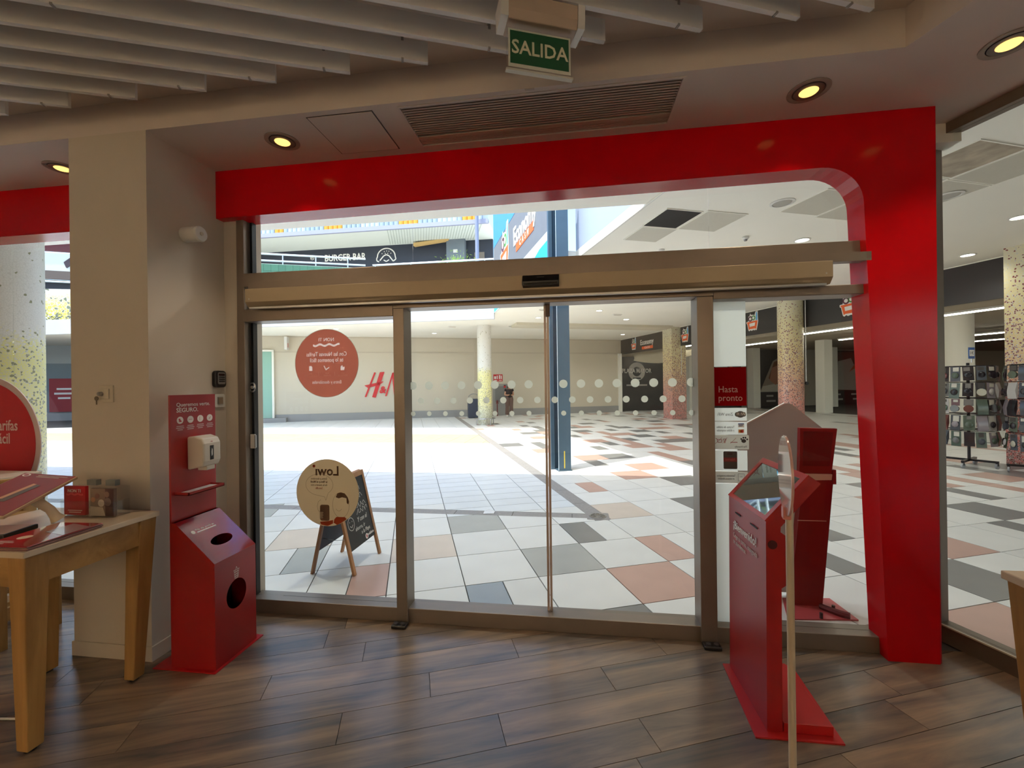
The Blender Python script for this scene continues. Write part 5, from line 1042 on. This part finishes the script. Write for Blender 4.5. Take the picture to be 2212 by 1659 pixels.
# ================================================================== chalkboard A-frame outside the doors
af = thing('chalkboard_sign', 'wooden A-frame chalkboard with white handwriting outside the doors', 'chalkboard', (-2.0, 3.575, 0))
WD = wood_mat('chalk_frame', (150,104,66), (176,128,86), 2, 1.2, 0.5); CHK = mat('chalk_black', (40,44,46), 0.7, var=0.15, vscale=10); CHW = mat('chalk_white', (206,206,200), 0.8)
hx, hy, Hh = 0.19, 0.235, 0.79
for s in (-1, 1):
    upv = Vector((-s*(hx-0.012), 0, Hh)).normalized(); o_ = Vector((s*hx, 0, 0)); L_ = math.hypot(hx-0.012, Hh)
    Ms = basis((0,s,0), upv, o_)          # right = +y for the +x panel
    for q in (-1,1): MB().box(q*hy-0.018, q*hy+0.018, 0, L_, -0.011, 0.011, M=Ms).build('leg', WD, af, bevel=0.003)
    MB().box(-hy+0.018, hy-0.018, L_-0.045, L_, -0.010, 0.010, M=Ms).build('top_bar', WD, af, bevel=0.002)
    MB().box(-hy+0.018, hy-0.018, 0.19, L_-0.045, -0.005, 0.005, M=Ms).build('board', CHK if s > 0 else mat('board_back', (60,64,74), 0.7), af)
    if s > 0:
        Mt = lambda y, z: Ms @ Matrix.Translation((y, z, 0.0056))
        for t_, y, z, sz in (('Y con el',0.06,0.40,0.06),('ahorro, ir',0.0,0.335,0.05),('a la Playa',0.08,0.285,0.05)): text('handwriting', t_, sz, CHW, Mt(y,z), af, shear=0.25, squash=0.85, lines=0.9)
        for y_, z_, k_ in ((0.0,0.66,5),(0.05,0.60,4),(0.08,0.52,4),(0.06,0.47,5)):
            sq = MB(); stroke(sq, [(0.013*i+0.010*math.sin(i*2.1+k_), 0.024*math.sin(i*1.7+k_)) for i in range(3*k_)], 0.004, Mt(y_-0.06,z_)); sq.build('handwriting', CHW, af)
        ln = MB(); Mz = Mt(-0.13,0.40)
        stroke(ln, [(0.05*math.cos(2*PI*i/24), 0.055*math.sin(2*PI*i/24)) for i in range(25)], 0.005, Mz); stroke(ln, [(-0.02,0.015),(-0.016,0.022)], 0.006, Mz); stroke(ln, [(0.018,0.015),(0.022,0.022)], 0.006, Mz); stroke(ln, [(-0.025,-0.012),(0.0,-0.03),(0.025,-0.012)], 0.005, Mz)
        ln.build('face_drawing', CHW, af)
        flat('logo_disc', circle(0.024,24,0.075,0.225), 0.0006, WHITE_INK, Mt(0,0), af); flat('logo_drop', circle(0.012,16,0.075,0.225,0.8,1.2), 0.0009, RED_PRINT, Mt(0,0), af)
        text('lettering', 'vodafone', 0.036, WHITE_INK, Mt(0.15,0.232), af, bold=0.01, squash=0.9)
for q in (-1,1): MB().tube([(-0.13,q*0.18,0.28),(0,q*0.18,0.265),(0.13,q*0.18,0.28)], 0.002, 6).build('stay_cord', STEEL, af)

# ================================================================== red poster stand and house-shaped board outside the glass
rs = thing('red_poster_stand', 'dark red poster stand seen from behind outside the glass', 'stand', (1.66, 3.22, 0))
MB().prism([(-0.26,-0.19),(0.19,-0.15),(0.17,0.13),(-0.16,0.10)], 0.0, 0.008, 'z').build('base_plate', mat('stand_plate', (196,84,88), 0.4), rs)
MB().prism([(-0.16,0.008),(0.055,0.008),(0.135,0.88),(-0.06,0.92)], 0.0, 0.055, 'y').build('column', RED_DARK, rs, bevel=0.003)
MB().prism([(-0.085,0.93),(0.125,0.93),(0.165,1.245),(-0.075,1.25)], 0.0, 0.035, 'y').build('poster_frame', RED_DARK, rs, bevel=0.003)
MB().prism([(-0.06,0.985),(0.11,0.985),(0.135,1.22),(-0.05,1.225)], -0.004, 0.0, 'y').build('poster_back', mat('poster_back', (112,14,22), 0.3), rs)
MB().prism([(-0.05,0.885),(0.118,0.89),(0.122,0.93),(-0.05,0.93)], -0.01, 0.06, 'y').build('tray', mat('tray_cream', (232,228,216), 0.5), rs)
bx('side_rail', 0.128, 0.15, -0.005, 0.04, 0.86, 0.96, RED_DARK, rs); bx('hem', -0.10, 0.085, -0.003, 0.0, 0.60, 0.606, mat('hem_pale', (206,170,160), 0.4), rs)
MB().tube([(0.03,-0.02,0.02),(0.06,-0.07,0.025),(0.10,-0.12,0.028),(0.14,-0.15,0.03)], 0.020, 8).build('foot_bar', mat('foot_bar', (110,26,34), 0.5), rs, smooth=True)
for x, y in ((0.095,-0.05),(-0.04,-0.16)): MB().cyl((x,y,0.008),(x,y,0.045),0.010,n=10).build('bolt', mat('bolt_dark', (70,40,40), 0.5), rs)
hb = thing('house_board', 'grey house-shaped display board seen from behind outside the glass', 'board', (1.52, 3.36, 0))
pts = [(-0.30,0.02),(0.22,0.02),(0.235,1.17),(0.06,1.405),(0.035,1.42),(0.01,1.41),(-0.30,1.235)]
pts = [(-0.29,0.03),(0.17,0.03),(0.30,1.22),(0.085,1.405),(0.060,1.418),(0.035,1.410),(-0.29,1.228)]
MB().prism(pts, 0.0, 0.02, 'y').build('panel', mix_translucent('board_grey', (192,180,173), 0.58), hb)
ed = MB(); ed.prism([(-0.29,1.228),(0.035,1.410),(0.035,1.420),(-0.29,1.238)], -0.002, 0.022, 'y'); ed.build('white_edge', mat('edge_white', (236,232,222), 0.5), hb)
for x in (-0.2, 0.1): bx('foot', x-0.02, x+0.02, -0.02, 0.10, 0, 0.03, BLACK, hb)

# ================================================================== merchandise racks in front of the grocery hall
PACK_COL = [(176,172,168),(110,110,108),(48,48,52),(84,96,82),(32,32,36),(140,130,134),(186,180,160),(70,76,84),(96,52,50),(52,72,52),(40,36,40),(60,56,56)]
def rack(a, b, rz, label, glabel, dark):
    r = thing('merchandise_rack', label, 'rack', ab(a,b,0), rz); R_ = 0.34
    MB().cyl((0,0,0.12),(0,0,1.86),0.022,n=12).build('pole', BLACK, r, smooth=True)
    for k_ in range(2): MB().box(-0.36,0.36,-0.022,0.022,0.10,0.135, M=Matrix.Rotation(k_*PI/2+0.3,4,'Z')).build('base_bar', BLACK, r)
    for k_ in range(4):
        a_ = k_*PI/2+0.3; p_ = Vector((0.34*math.cos(a_),0.34*math.sin(a_),0))
        c = MB().cyl(p_+Vector((0,-0.012,0.045)), p_+Vector((0,0.012,0.045)), 0.045, n=16).build('caster', mat('caster_grey', (170,170,172), 0.4), r, smooth=True); MB().box(p_.x-0.012,p_.x+0.012,p_.y-0.016,p_.y+0.016,0.05,0.11).build('fork', BLACK, c)
    for t_ in range(5):
        z = 0.66+t_*0.285
        MB().tube([(R_*math.cos(2*PI*i/16),R_*math.sin(2*PI*i/16),z) for i in range(16)], 0.006, 6, closed=True).build('hanging_ring', BLACK, r)
        bx('cross_bar', -R_, R_, -0.006, 0.006, z-0.006, z+0.006, BLACK, r); bx('cross_bar', -0.006, 0.006, -R_, R_, z-0.006, z+0.006, BLACK, r)
    cd = MB().box(-0.075,0.075,-0.004,0.004,0,0.20).build('price_card', mat('price_blue', (40,92,160), 0.4), r, loc=(-0.08,-0.1,1.93)); MB().box(-0.058,0.058,-0.006,-0.004,0.045,0.155).build('card_face', WHITE_INK, cd); text('lettering', '1€', 0.08, mat('dark_ink', (44,32,32), 0.6), basis((1,0,0),(0,0,1),(0,-0.0066,0.10)), cd); bx('card_pole', -0.086, -0.074, -0.106, -0.094, 1.86, 1.93, STEEL, r)
    for t_ in range(5):
        z = 0.66+t_*0.285
        for k_ in range(9):
            a_ = math.radians(-130+(k_-4)*25.5+random.uniform(-2,2))-rz; q = r.matrix_basis @ Vector(((R_+0.016)*math.cos(a_),(R_+0.016)*math.sin(a_),z-0.012))
            col = random.choice(PACK_COL[2:] if dark else PACK_COL)
            o = thing('hanging_pack', 'hanging pack, %s from the red leg side, %s tier of %s goods rack' % (('first','second','third','fourth','fifth','sixth','seventh','eighth','ninth')[k_], ('lowest','second lowest','middle','second highest','top')[t_], 'dark' if dark else 'pale'), 'packaged goods', q, rz+a_+PI/2, 'packs on the ' + ('dark' if dark else 'pale') + ' rack')
            w_, h_ = random.uniform(0.064,0.071), random.uniform(0.235,0.272)
            cm2 = mat('pack_%d_%d' % (col[0],col[1]), col, 0.35); c2_ = random.choice(PACK_COL); bm3 = mat('blister_%d_%d' % (c2_[0],c2_[1]), c2_, 0.2); kind_ = random.choice('cbr')
            o.rotation_euler = (random.uniform(-0.10,0.0), random.uniform(-0.05,0.05), rz+a_+PI/2+random.uniform(-0.08,0.08))
            if kind_ == 'c':
                bx('card', -w_, w_, -0.002, 0.002, -h_, 0, cm2, o); MB().sphere((0,-0.012,-h_*0.6), w_*0.75, 8, sc=(1,0.35,1.1)).build('blister', bm3, o, smooth=True)
            elif kind_ == 'b':
                MB().add([(-w_,-0.004,0),(w_,-0.004,0),(w_,0.004,0),(-w_,0.004,0),(-w_*0.95,-0.03,-h_*0.55),(w_*0.95,-0.026,-h_*0.5),(w_*0.95,0.02,-h_*0.55),(-w_*0.95,0.02,-h_*0.55),(-w_,-0.008,-h_),(w_,-0.006,-h_),(w_,0.004,-h_),(-w_,0.004,-h_)], [(0,1,2,3),(0,4,5,1),(1,5,6,2),(2,6,7,3),(3,7,4,0),(4,8,9,5),(5,9,10,6),(6,10,11,7),(7,11,8,4),(8,11,10,9)]).build('bag', bm3, o, smooth=True)
            else:
                bx('card', -w_*0.9, w_*0.9, -0.002, 0.002, -h_*0.45, 0, cm2, o); MB().cyl((0,-0.03,-h_*0.65),(0,0.01,-h_*0.65),w_*0.95,w_*0.8,n=14).build('round_item', bm3, o, smooth=True)
            bx('tag', -w_*random.uniform(0.4,0.85), w_*random.uniform(0.3,0.8), -0.005, -0.002, -h_*random.uniform(0.2,0.42), -0.012, mat('pack_label' + str(k_ % 3), ((196,190,176),(120,116,112),(70,64,60))[k_ % 3], 0.5), o)
rack(9.75, 5.58, T, 'wheeled rack of hanging household goods beyond the side glazing', 'small blister pack hanging on the pale household goods rack', False)
rack(9.97, 4.80, T+0.4, 'darker wheeled rack of hanging goods at the edge of the view', 'dark blister pack hanging on the rack at the edge of view', True)

# ================================================================== grocery hall: posters, black doors, drape, tube lights
pd = thing('black_door_panel', 'black shop panel with the round Plaza Mayor emblem', 'panel', ab(12.75,21.9,0), T)
bx('panel', -1.35, 1.45, -0.05, 0, 0, 3.05, mat('panel_black', (24,20,20), 0.25), pd)
MB().prism(circle(0.52,40),0,0.006,'z',M=basis((1,0,0),(0,0,1),(-0.35,-0.05,2.22))).build('emblem_disc', mat('emblem_grey', (190,186,180), 0.5), pd); MB().prism(circle(0.27,32),0.006,0.010,'z',M=basis((1,0,0),(0,0,1),(-0.35,-0.05,2.22))).build('emblem_core', mat('panel_black', (24,20,20), 0.25), pd)
text('lettering', 'PLAZA MAYOR', 0.34, WHITE_INK, basis((1,0,0),(0,0,1),(-0.35,-0.066,2.25)), pd, bold=0.02, squash=0.8, ext=0.003); print_lines(pd, basis((1,0,0),(0,0,1),(-0.35,-0.057,1.84)), [0.5], 0.08, 0.1, mat('panel_black', (24,20,20), 0.25), 'C', 0.002); print_lines(pd, basis((1,0,0),(0,0,1),(-0.35,-0.051,1.45)), [1.3], 0.09, 0.1, mat('dim_white', (170,166,160), 0.6), 'C', 0.002)
po2 = thing('dark_poster', 'dark shop poster partly hidden by the square mosaic pillar', 'poster', ab(15.1,21.9,0), T)
bx('panel', -0.85, 1.1, -0.05, 0, 0, 3.2, mat('panel_black_2', (30,24,24), 0.3), po2)
MPo = basis((1,0,0),(0,0,1),(0,-0.051,0)); flat('figure_patch', [(-0.8,1.3),(-0.2,1.2),(0.1,2.2),(-0.2,3.0),(-0.8,3.0)], 0.002, mat('poster_brown_2', (96,52,40), 0.5), MPo, po2); flat('figure_shirt', [(-0.8,0.9),(0.0,0.9),(0.2,1.6),(-0.3,1.9),(-0.8,1.7)], 0.003, mat('poster_bluegrey', (120,128,140), 0.5), MPo, po2); flat('letter_card', [(0.5,0.95),(0.8,0.95),(0.8,1.75),(0.5,1.75)], 0.003, WHITE_INK, MPo, po2); text('lettering', 'S', 0.4, BLACK, basis((1,0,0),(0,0,1),(0.65,-0.056,1.45)), po2)
def poster(a0, a1, z1, label, who):
    o = thing('portrait_poster', label, 'poster', ab((a0+a1)/2,21.95,0), T); w = (a1-a0)/2
    bx('board', -w, w, -0.05, 0, 0.02, z1, mat('poster_black', (28,22,22), 0.3), o); M = basis((1,0,0),(0,0,1),(0,-0.051,0)); P_ = lambda pts: [(p[0]*w, p[1]*z1) for p in pts]
    if who == 0:
        flat('pale_ground', P_([(-0.98,0.26),(0.98,0.26),(0.98,0.94),(0.2,0.94),(-0.4,0.8)]), 0.002, mat('poster_ground', (150,136,120), 0.5), M, o)
        flat('hair', P_([(-0.6,0.5),(-0.35,0.78),(0.1,0.86),(0.55,0.74),(0.8,0.5),(0.6,0.36),(0.1,0.33),(-0.3,0.38)]), 0.004, mat('poster_hair', (116,64,30), 0.5), M, o)
        flat('face', P_([(-0.55,0.46),(-0.45,0.68),(-0.1,0.74),(0.05,0.6),(-0.05,0.46),(-0.3,0.38)]), 0.006, mat('poster_face', (176,118,92), 0.5), M, o); flat('hat', P_([(-0.1,0.80),(0.3,0.80),(0.4,0.98),(0.0,0.98)]), 0.005, mat('poster_hat', (60,30,28), 0.5), M, o); flat('blouse', P_([(-0.95,0.26),(-0.85,0.36),(-0.3,0.40),(0.4,0.34),(0.9,0.42),(0.95,0.26)]), 0.005, mat('poster_blouse', (196,190,178), 0.5), M, o)
    else:
        flat('pale_ground', P_([(-0.95,0.24),(0.95,0.24),(0.95,0.97),(-0.95,0.97)]), 0.002, mat('poster_ground_2', (86,50,40), 0.5), M, o)
        flat('shirt', P_([(-0.6,0.28),(-0.5,0.8),(0.1,0.86),(0.5,0.5),(0.4,0.26)]), 0.004, mat('poster_shirt', (166,158,150), 0.5), M, o); flat('arm', P_([(0.0,0.6),(0.4,0.82),(0.8,0.6),(0.5,0.34),(0.62,0.6),(0.4,0.7)]), 0.006, mat('poster_arm', (176,96,56), 0.5), M, o)
    flat('footer', P_([(-1,0.0),(1,0.0),(1,0.26),(-1,0.26)]), 0.003, mat('poster_footer', (34,22,24), 0.4), M, o)
    for x, z, u in ((-0.55,0.19,0.30),(0.3,0.19,0.42),(-0.5,0.10,0.40),(0.35,0.10,0.36)): print_lines(o, basis((1,0,0),(0,0,1),(x*w,-0.054,z*z1)), [u*w], 0.03*z1, 0.1, mat('dim_white', (170,166,160), 0.6), 'C', 0.002)
poster(20.7, 24.1, 4.0*0.88, 'large poster of a laughing long-haired woman in the grocery hall', 0); poster(25.9, 29.4, 3.5, 'large poster of a pale shirt and raised arm in the grocery hall', 1)
poster(17.0, 19.4, 3.2, 'dark poster between the white pillars left of the portrait', 1)
dr_ = thing('cloth_drape', 'pale cloth drape sagging under the black fascia', 'drape', ab(11.5,21.0,0), T)
vs, fs = [], []
for i in range(13):
    u = i/12
    for j in range(5): vs.append((0.15+2.3*u, -0.2-3.2*u+0.06*math.sin(j*1.8+i), 3.18-0.10*j-0.28*math.sin(PI*min(1,u*1.25))*(j/4)+0.22*u*(j/4)))
for i in range(12):
    for j in range(4): fs.append((i*5+j,(i+1)*5+j,(i+1)*5+j+1,i*5+j+1))
dm = MB().add(vs, fs).build('cloth', mat('drape_cream', (200,190,166), 0.8), dr_, smooth=True); sm = dm.modifiers.new('thick', 'SOLIDIFY'); sm.thickness = 0.01
TUBE = mat('tube_glow', (255,250,236), 0.4, emit=((255,248,230), 14.0))
for a, b0, b1, z, tl in ((14.0,8.9,12.75,3.27,'nearest tube light left of the red leg in the grocery hall'),(14.0,4.0,8.6,3.27,'nearest tube light right of the red leg in the grocery hall'),(18.0,10.3,14.7,3.3,'second tube light deep in the grocery hall beside the red leg'),(22.0,9.0,15.5,3.3,'third tube light row counted into the grocery hall'),(26.0,10.5,16.0,3.32,'farthest tube light in the grocery hall'),(15.6,15.0,19.0,3.3,'tube light behind the round mosaic column'),(12.9,17.0,19.0,3.3,'short tube light near the black Plaza Mayor panel'),(20.0,4.0,9.0,3.3,'tube light above the merchandise racks deep in the hall')):
    o = thing('tube_light', tl, 'ceiling light', ab(a,b0,z), T, 'tube lights in the grocery hall')
    bx('housing', -0.05, 0.05, 0, b1-b0, 0.03, 0.08, WHITE_PL, o); MB().cyl((0,0.03,0.015),(0,b1-b0-0.03,0.015),0.022,n=10).build('tube', TUBE, o, smooth=True)

# ================================================================== upper terrace across the court
ub = thing('burger_bar_building', 'upper floor burger bar with dark front under a ribbed white soffit', 'building', (-10, 18, 0))
bx('front_wall', -14, 6.4, 2.0, 2.2, 4.0, 8.6, mat('bar_navy', (44,50,64), 0.6), ub); bx('soffit', -14, 6.6, -0.1, 2.2, 8.55, 8.62, mat('soffit_white', (214,220,212), 0.7), ub)
rib = MB().box(-0.012,0.012,0,2.0,8.535,8.55).mesh('soffit_rib', mat('soffit_rib', (176,186,176), 0.7))
for k_ in range(34): link('soffit_rib', rib, ub, (2.0+k_*0.13-0.0, 0, 0), 0.35)
bx('edge_band', -14, 6.6, -0.12, 0.0, 8.52, 8.70, mat('band_grey_blue', (150,154,176), 0.6), ub)
cvp = [(0.105*math.sin(t)*1.05, -0.05*math.cos(t)) for t in [math.radians(-85+i*34) for i in range(6)]]
PANELS = {'w': mat('panel_white_blue', (172,188,204), 0.5), 'g': mat('panel_grey_green', (146,164,176), 0.5), 'y': mat('panel_yellow', (214,150,40), 0.5)}
pm_ = {k_: MB().prism(cvp+[(0.105,0.04),(-0.105,0.04)], 8.70, 9.75, 'z').mesh('facade_panel', m_) for k_, m_ in PANELS.items()}
x = -6.2; ip = 0
while x < 6.5:
    u = x-10
    kind = 'y' if (-13.4 < u < -12.9) or (-10.9 < u < -10.2) or (-7.5 < u < -6.5) or (-4.6 < u < -3.9) else ('w' if (ip//4) % 2 == 0 else 'g')
    link('facade_panel', pm_[kind], ub, (x,-0.05,0)); x += 0.222; ip += 1
BT = lambda x, z: basis((1,0,0),(0,0,1),(x+10,1.985,z))
text('lettering', 'BURGER BAR', 0.46, WHITE_INK, BT(-11.13,8.06), ub, bold=0.016, squash=0.82, ext=0.01)
text('lettering', '®', 0.30, WHITE_INK, BT(-12.9,8.12), ub, ext=0.01)
lg = MB(); LM = BT(-8.95,7.95)
stroke(lg, [(0.46*math.cos(t), 0.05+0.40*math.sin(t)) for t in [math.radians(i*9) for i in range(21)]] + [(-0.5,-0.02),(-0.5,-0.14),(-0.38,-0.2)], 0.055, LM)
stroke(lg, [(0.46,0.05),(0.5,-0.1),(0.36,-0.2),(0.14,0.08),(0.0,0.14),(-0.14,0.08),(-0.34,-0.14)], 0.055, LM); stroke(lg, [(-0.14,-0.12),(0.0,-0.2),(0.14,-0.12)], 0.05, LM)
for q in ((-0.22,0.2),(-0.1,0.3),(0.02,0.32),(0.14,0.3),(0.24,0.2),(-0.05,0.2),(0.08,0.2)): lg.add([(q[0]+0.025*math.cos(2*PI*i/8), q[1]+0.025*math.sin(2*PI*i/8), 0) for i in range(8)], [tuple(range(8))], 0, LM)
lg.build('burger_emblem', WHITE_INK, ub)
bx('bar_column', 4.2, 5.1, 1.7, 2.0, 4.0, 8.6, mat('bar_column', (112,122,132), 0.6), ub); bx('notice', 4.35, 4.95, 1.68, 1.7, 6.9, 7.3, mat('notice_pale', (196,204,190), 0.6), ub); bx('notice', 5.5, 6.0, 1.97, 2.0, 7.6, 7.95, mat('notice_brown', (120,110,100), 0.6), ub); bx('wall_lamp', 4.55, 4.75, 1.66, 1.7, 7.9, 8.05, WHITE_PL, ub)
MB().cyl((6.15,-0.35,4.3),(6.15,-0.35,9.6),0.08,n=14).build('down_pipe', mat('pipe_blue_grey', (120,130,158), 0.5), ub, smooth=True)
# terrace parapet with green tiles and steel railing
gp = thing('terrace_parapet', 'green tiled terrace parapet with a pale steel railing', 'parapet', (-11.7, 14.18, 4.32), T)
bx('wall', -1.5, 4.1, 0.02, 0.2, 0, 1.88, mat('grout_pale', (196,206,190), 0.7), gp)
gt = MB().box(-0.122,0.122,0,0.03,-0.122,0.122).mesh('tile', mat('tile_green', (64,112,86), 0.3, rnd=0.12))
for i in range(22):
    for j in range(7): link('tile', gt, gp, (-1.37+i*0.25, 0.0, 0.24+j*0.25))
RAILM = mat('rail_pale', (196,206,214), 0.35, metal=0.5)
for z in (2.0, 2.25): MB().cyl((-2.5,0.05,z),(4.1,0.05,z),0.035,n=10).build('rail', RAILM, gp, smooth=True)
for i in range(6): MB().cyl((-2.3+i*1.15,0.05,1.86),(-2.3+i*1.15,0.05,2.25),0.022,n=8).build('rail_post', RAILM, gp, smooth=True)
tr2 = thing('terrace_railing', 'pale steel terrace railing with slanted bars behind a green bush', 'railing', (-7.55, 16.25, 4.32))
bx('deck_edge', -0.4, 6.2, 0.1, 0.3, -0.2, 0.25, mat('deck_grey', (170,176,180), 0.6), tr2)
for z in (1.85, 2.15): MB().cyl((-0.3,0,z),(6.2,0,z),0.035,n=10).build('rail', RAILM, tr2, smooth=True)
bar = MB().cyl((0,0,1.55),(0.2,0,1.86),0.022,n=6).mesh('slanted_bar', RAILM)
for i in range(24): link('slanted_bar', bar, tr2, (-0.2+i*0.19,0,0))
for i in range(5): MB().cyl((-0.2+i*1.5,0,0.2),(-0.2+i*1.5,0,2.15),0.025,n=8).build('rail_post', RAILM, tr2, smooth=True)
bu = thing('terrace_bush', 'small bright green bush on the terrace in front of the burger bar', 'bush', (-4.55, 16.85, 4.68))
bx('planter', -0.5, 0.6, -0.2, 0.2, 0, 1.5, mat('deck_grey', (170,176,180), 0.6), bu)
lv = MB(); rb = random.Random(5)
for k_ in range(260):
    c = Vector((rb.gauss(0,0.32), rb.gauss(0,0.15), 1.75+abs(rb.gauss(0,0.2)))); d = Vector((rb.uniform(-1,1),rb.uniform(-1,1),rb.uniform(0,1))).normalized(); e = d.cross(Vector((rb.random(),rb.random(),0.3))).normalized()
    lv.add([c-e*0.02, c+d*0.07, c+e*0.02, c+d*0.14], [(0,1,3),(1,2,3)])
o = lv.build('foliage', mat('leaf_green', (150,190,60), 0.6), bu); o['kind'] = 'stuff'
bo_ = thing('wooden_beam_lamp', 'warm tan wooden beam under the burger bar soffit', 'beam', (-7.4, 19.6, 8.36)); MB().prism([(0,-0.05),(1.7,0.12),(1.75,0.2),(1.4,0.2),(0,0.1)], 0, 0.2, 'y').build('beam', mat('beam_tan', (206,170,110), 0.6), bo_)

# ================================================================== glimpse past the column through the side window
ls = thing('corner_shop', 'grey glazed shop corner seen past the yellow column', 'shop front', (-26, 19.3, 0), 0.5)
bx('wall', -6, 6, 0, 0.3, 0, 3.95, mat('corner_wall', (176,184,188), 0.6), ls); bx('window_glass', -5.5, 3.0, -0.04, 0, 0.45, 3.0, mat('corner_glass', (120,134,144), 0.15), ls); bx('kerb', -6, 6, -0.3, 0, 0, 0.4, mat('skirting_grey', (150,150,148), 0.5), ls); bx('window_frame', 1.8, 2.3, -0.08, 0, 0.4, 3.1, PAINT_M, ls)
ps2 = thing('red_window_poster', 'small red poster in the grey corner shop window', 'poster', (-26.4, 18.95, 0.46), 0.5); bx('board', -0.6, 0.6, -0.03, 0, 0, 1.75, mat('poster_wine', (150,22,36), 0.5), ps2); print_lines(ps2, basis((1,0,0),(0,0,1),(0,-0.031,1.2)), [0.6,0.8,0.5], 0.10, 0.24, WHITE_INK, 'C', 0.003)
ms = thing('pink_figure_sticker', 'faded pink figure-shaped sticker on the side window', 'sticker', (-3.30, GY+0.0192, 1.46))
flat('film', [(-0.075,0.10),(-0.02,0.10),(0.01,0.085),(0.04,0.09),(0.06,0.13),(0.09,0.145),(0.12,0.14),(0.12,-0.11),(0.055,-0.11),(0.03,-0.07),(0.02,-0.03),(-0.02,0.0),(-0.045,0.04),(-0.07,0.075)], 0.0006, mix_translucent('pink_film', (226,170,150), 0.4), FR, ms); flat('pale_patch', [(0.06,-0.06),(0.12,-0.06),(0.12,-0.01),(0.06,-0.01)], 0.0009, FILMW, FR, ms)
ut = thing('upper_shop_sign', 'white upper floor fascia with dark script letters past the yellow column', 'sign', (-21.0, 15.2, 6.6), 0.45)
bx('dark_soffit', -4, 4, -0.2, 2.0, 1.35, 1.7, mat('soffit_grey', (112,118,128), 0.6), ut); bx('red_band', -4, 4, 0, 0.1, 0.82, 1.3, mat('band_wine', (92,34,40), 0.6), ut); bx('board', -4, 4, 0, 0.1, 0.0, 0.75, mat('board_pale', (206,212,206), 0.5), ut); text('lettering', '\u2666 G l e a', 0.46, mat('script_dark', (56,40,52), 0.5), basis((1,0,0),(0,0,1),(0.72,-0.01,0.36)), ut, shear=0.35, ext=0.01)
bx('brown_band', -4, 4, -0.02, 0.1, -0.35, 0.0, mat('band_brown', (96,84,78), 0.6), ut); bx('shade', -4, 4, 0.4, 0.5, -1.2, -0.3, mat('bar_navy', (44,50,64), 0.6), ut)
for z in (-0.55, -1.0): MB().cyl((-4,-0.5,z),(4,-0.5,z),0.04,n=8).build('rail', RAILM, ut, smooth=True)
my = thing('mosaic_planter', 'yellow mosaic planter wall on the terrace past the column', 'planter', (-19.3, 14.3, 4.32), 0.3)
MB().prism([(-3,0),(3,0),(3,1.25),(-3,1.25)], 0, 0.3, 'y').build('wall', mosaic('mosaic_planter', [(0.0,(206,200,90)),(0.5,(226,214,90)),(0.85,(230,222,160)),(1.0,(232,232,220))], (110,116,90), 9, ((0.0,0.25),(1.0,0.05)), 0.0, 1.25), my)
lv = MB()
for k_ in range(240):
    c = Vector((rb.uniform(-3,3), -0.15+rb.gauss(0,0.06), 0.02+abs(rb.gauss(0,0.13)))); d = Vector((rb.uniform(-1,1),rb.uniform(-0.5,0.5),rb.uniform(0,1))).normalized(); e = d.cross(Vector((0.3,1,0.2))).normalized()
    lv.add([c-e*0.03, c+d*0.06, c+e*0.03, c+d*0.13], [(0,1,3),(1,2,3)])
o = lv.build('leaves', mat('leaf_dark', (56,62,66), 0.7), my); o['kind'] = 'stuff'
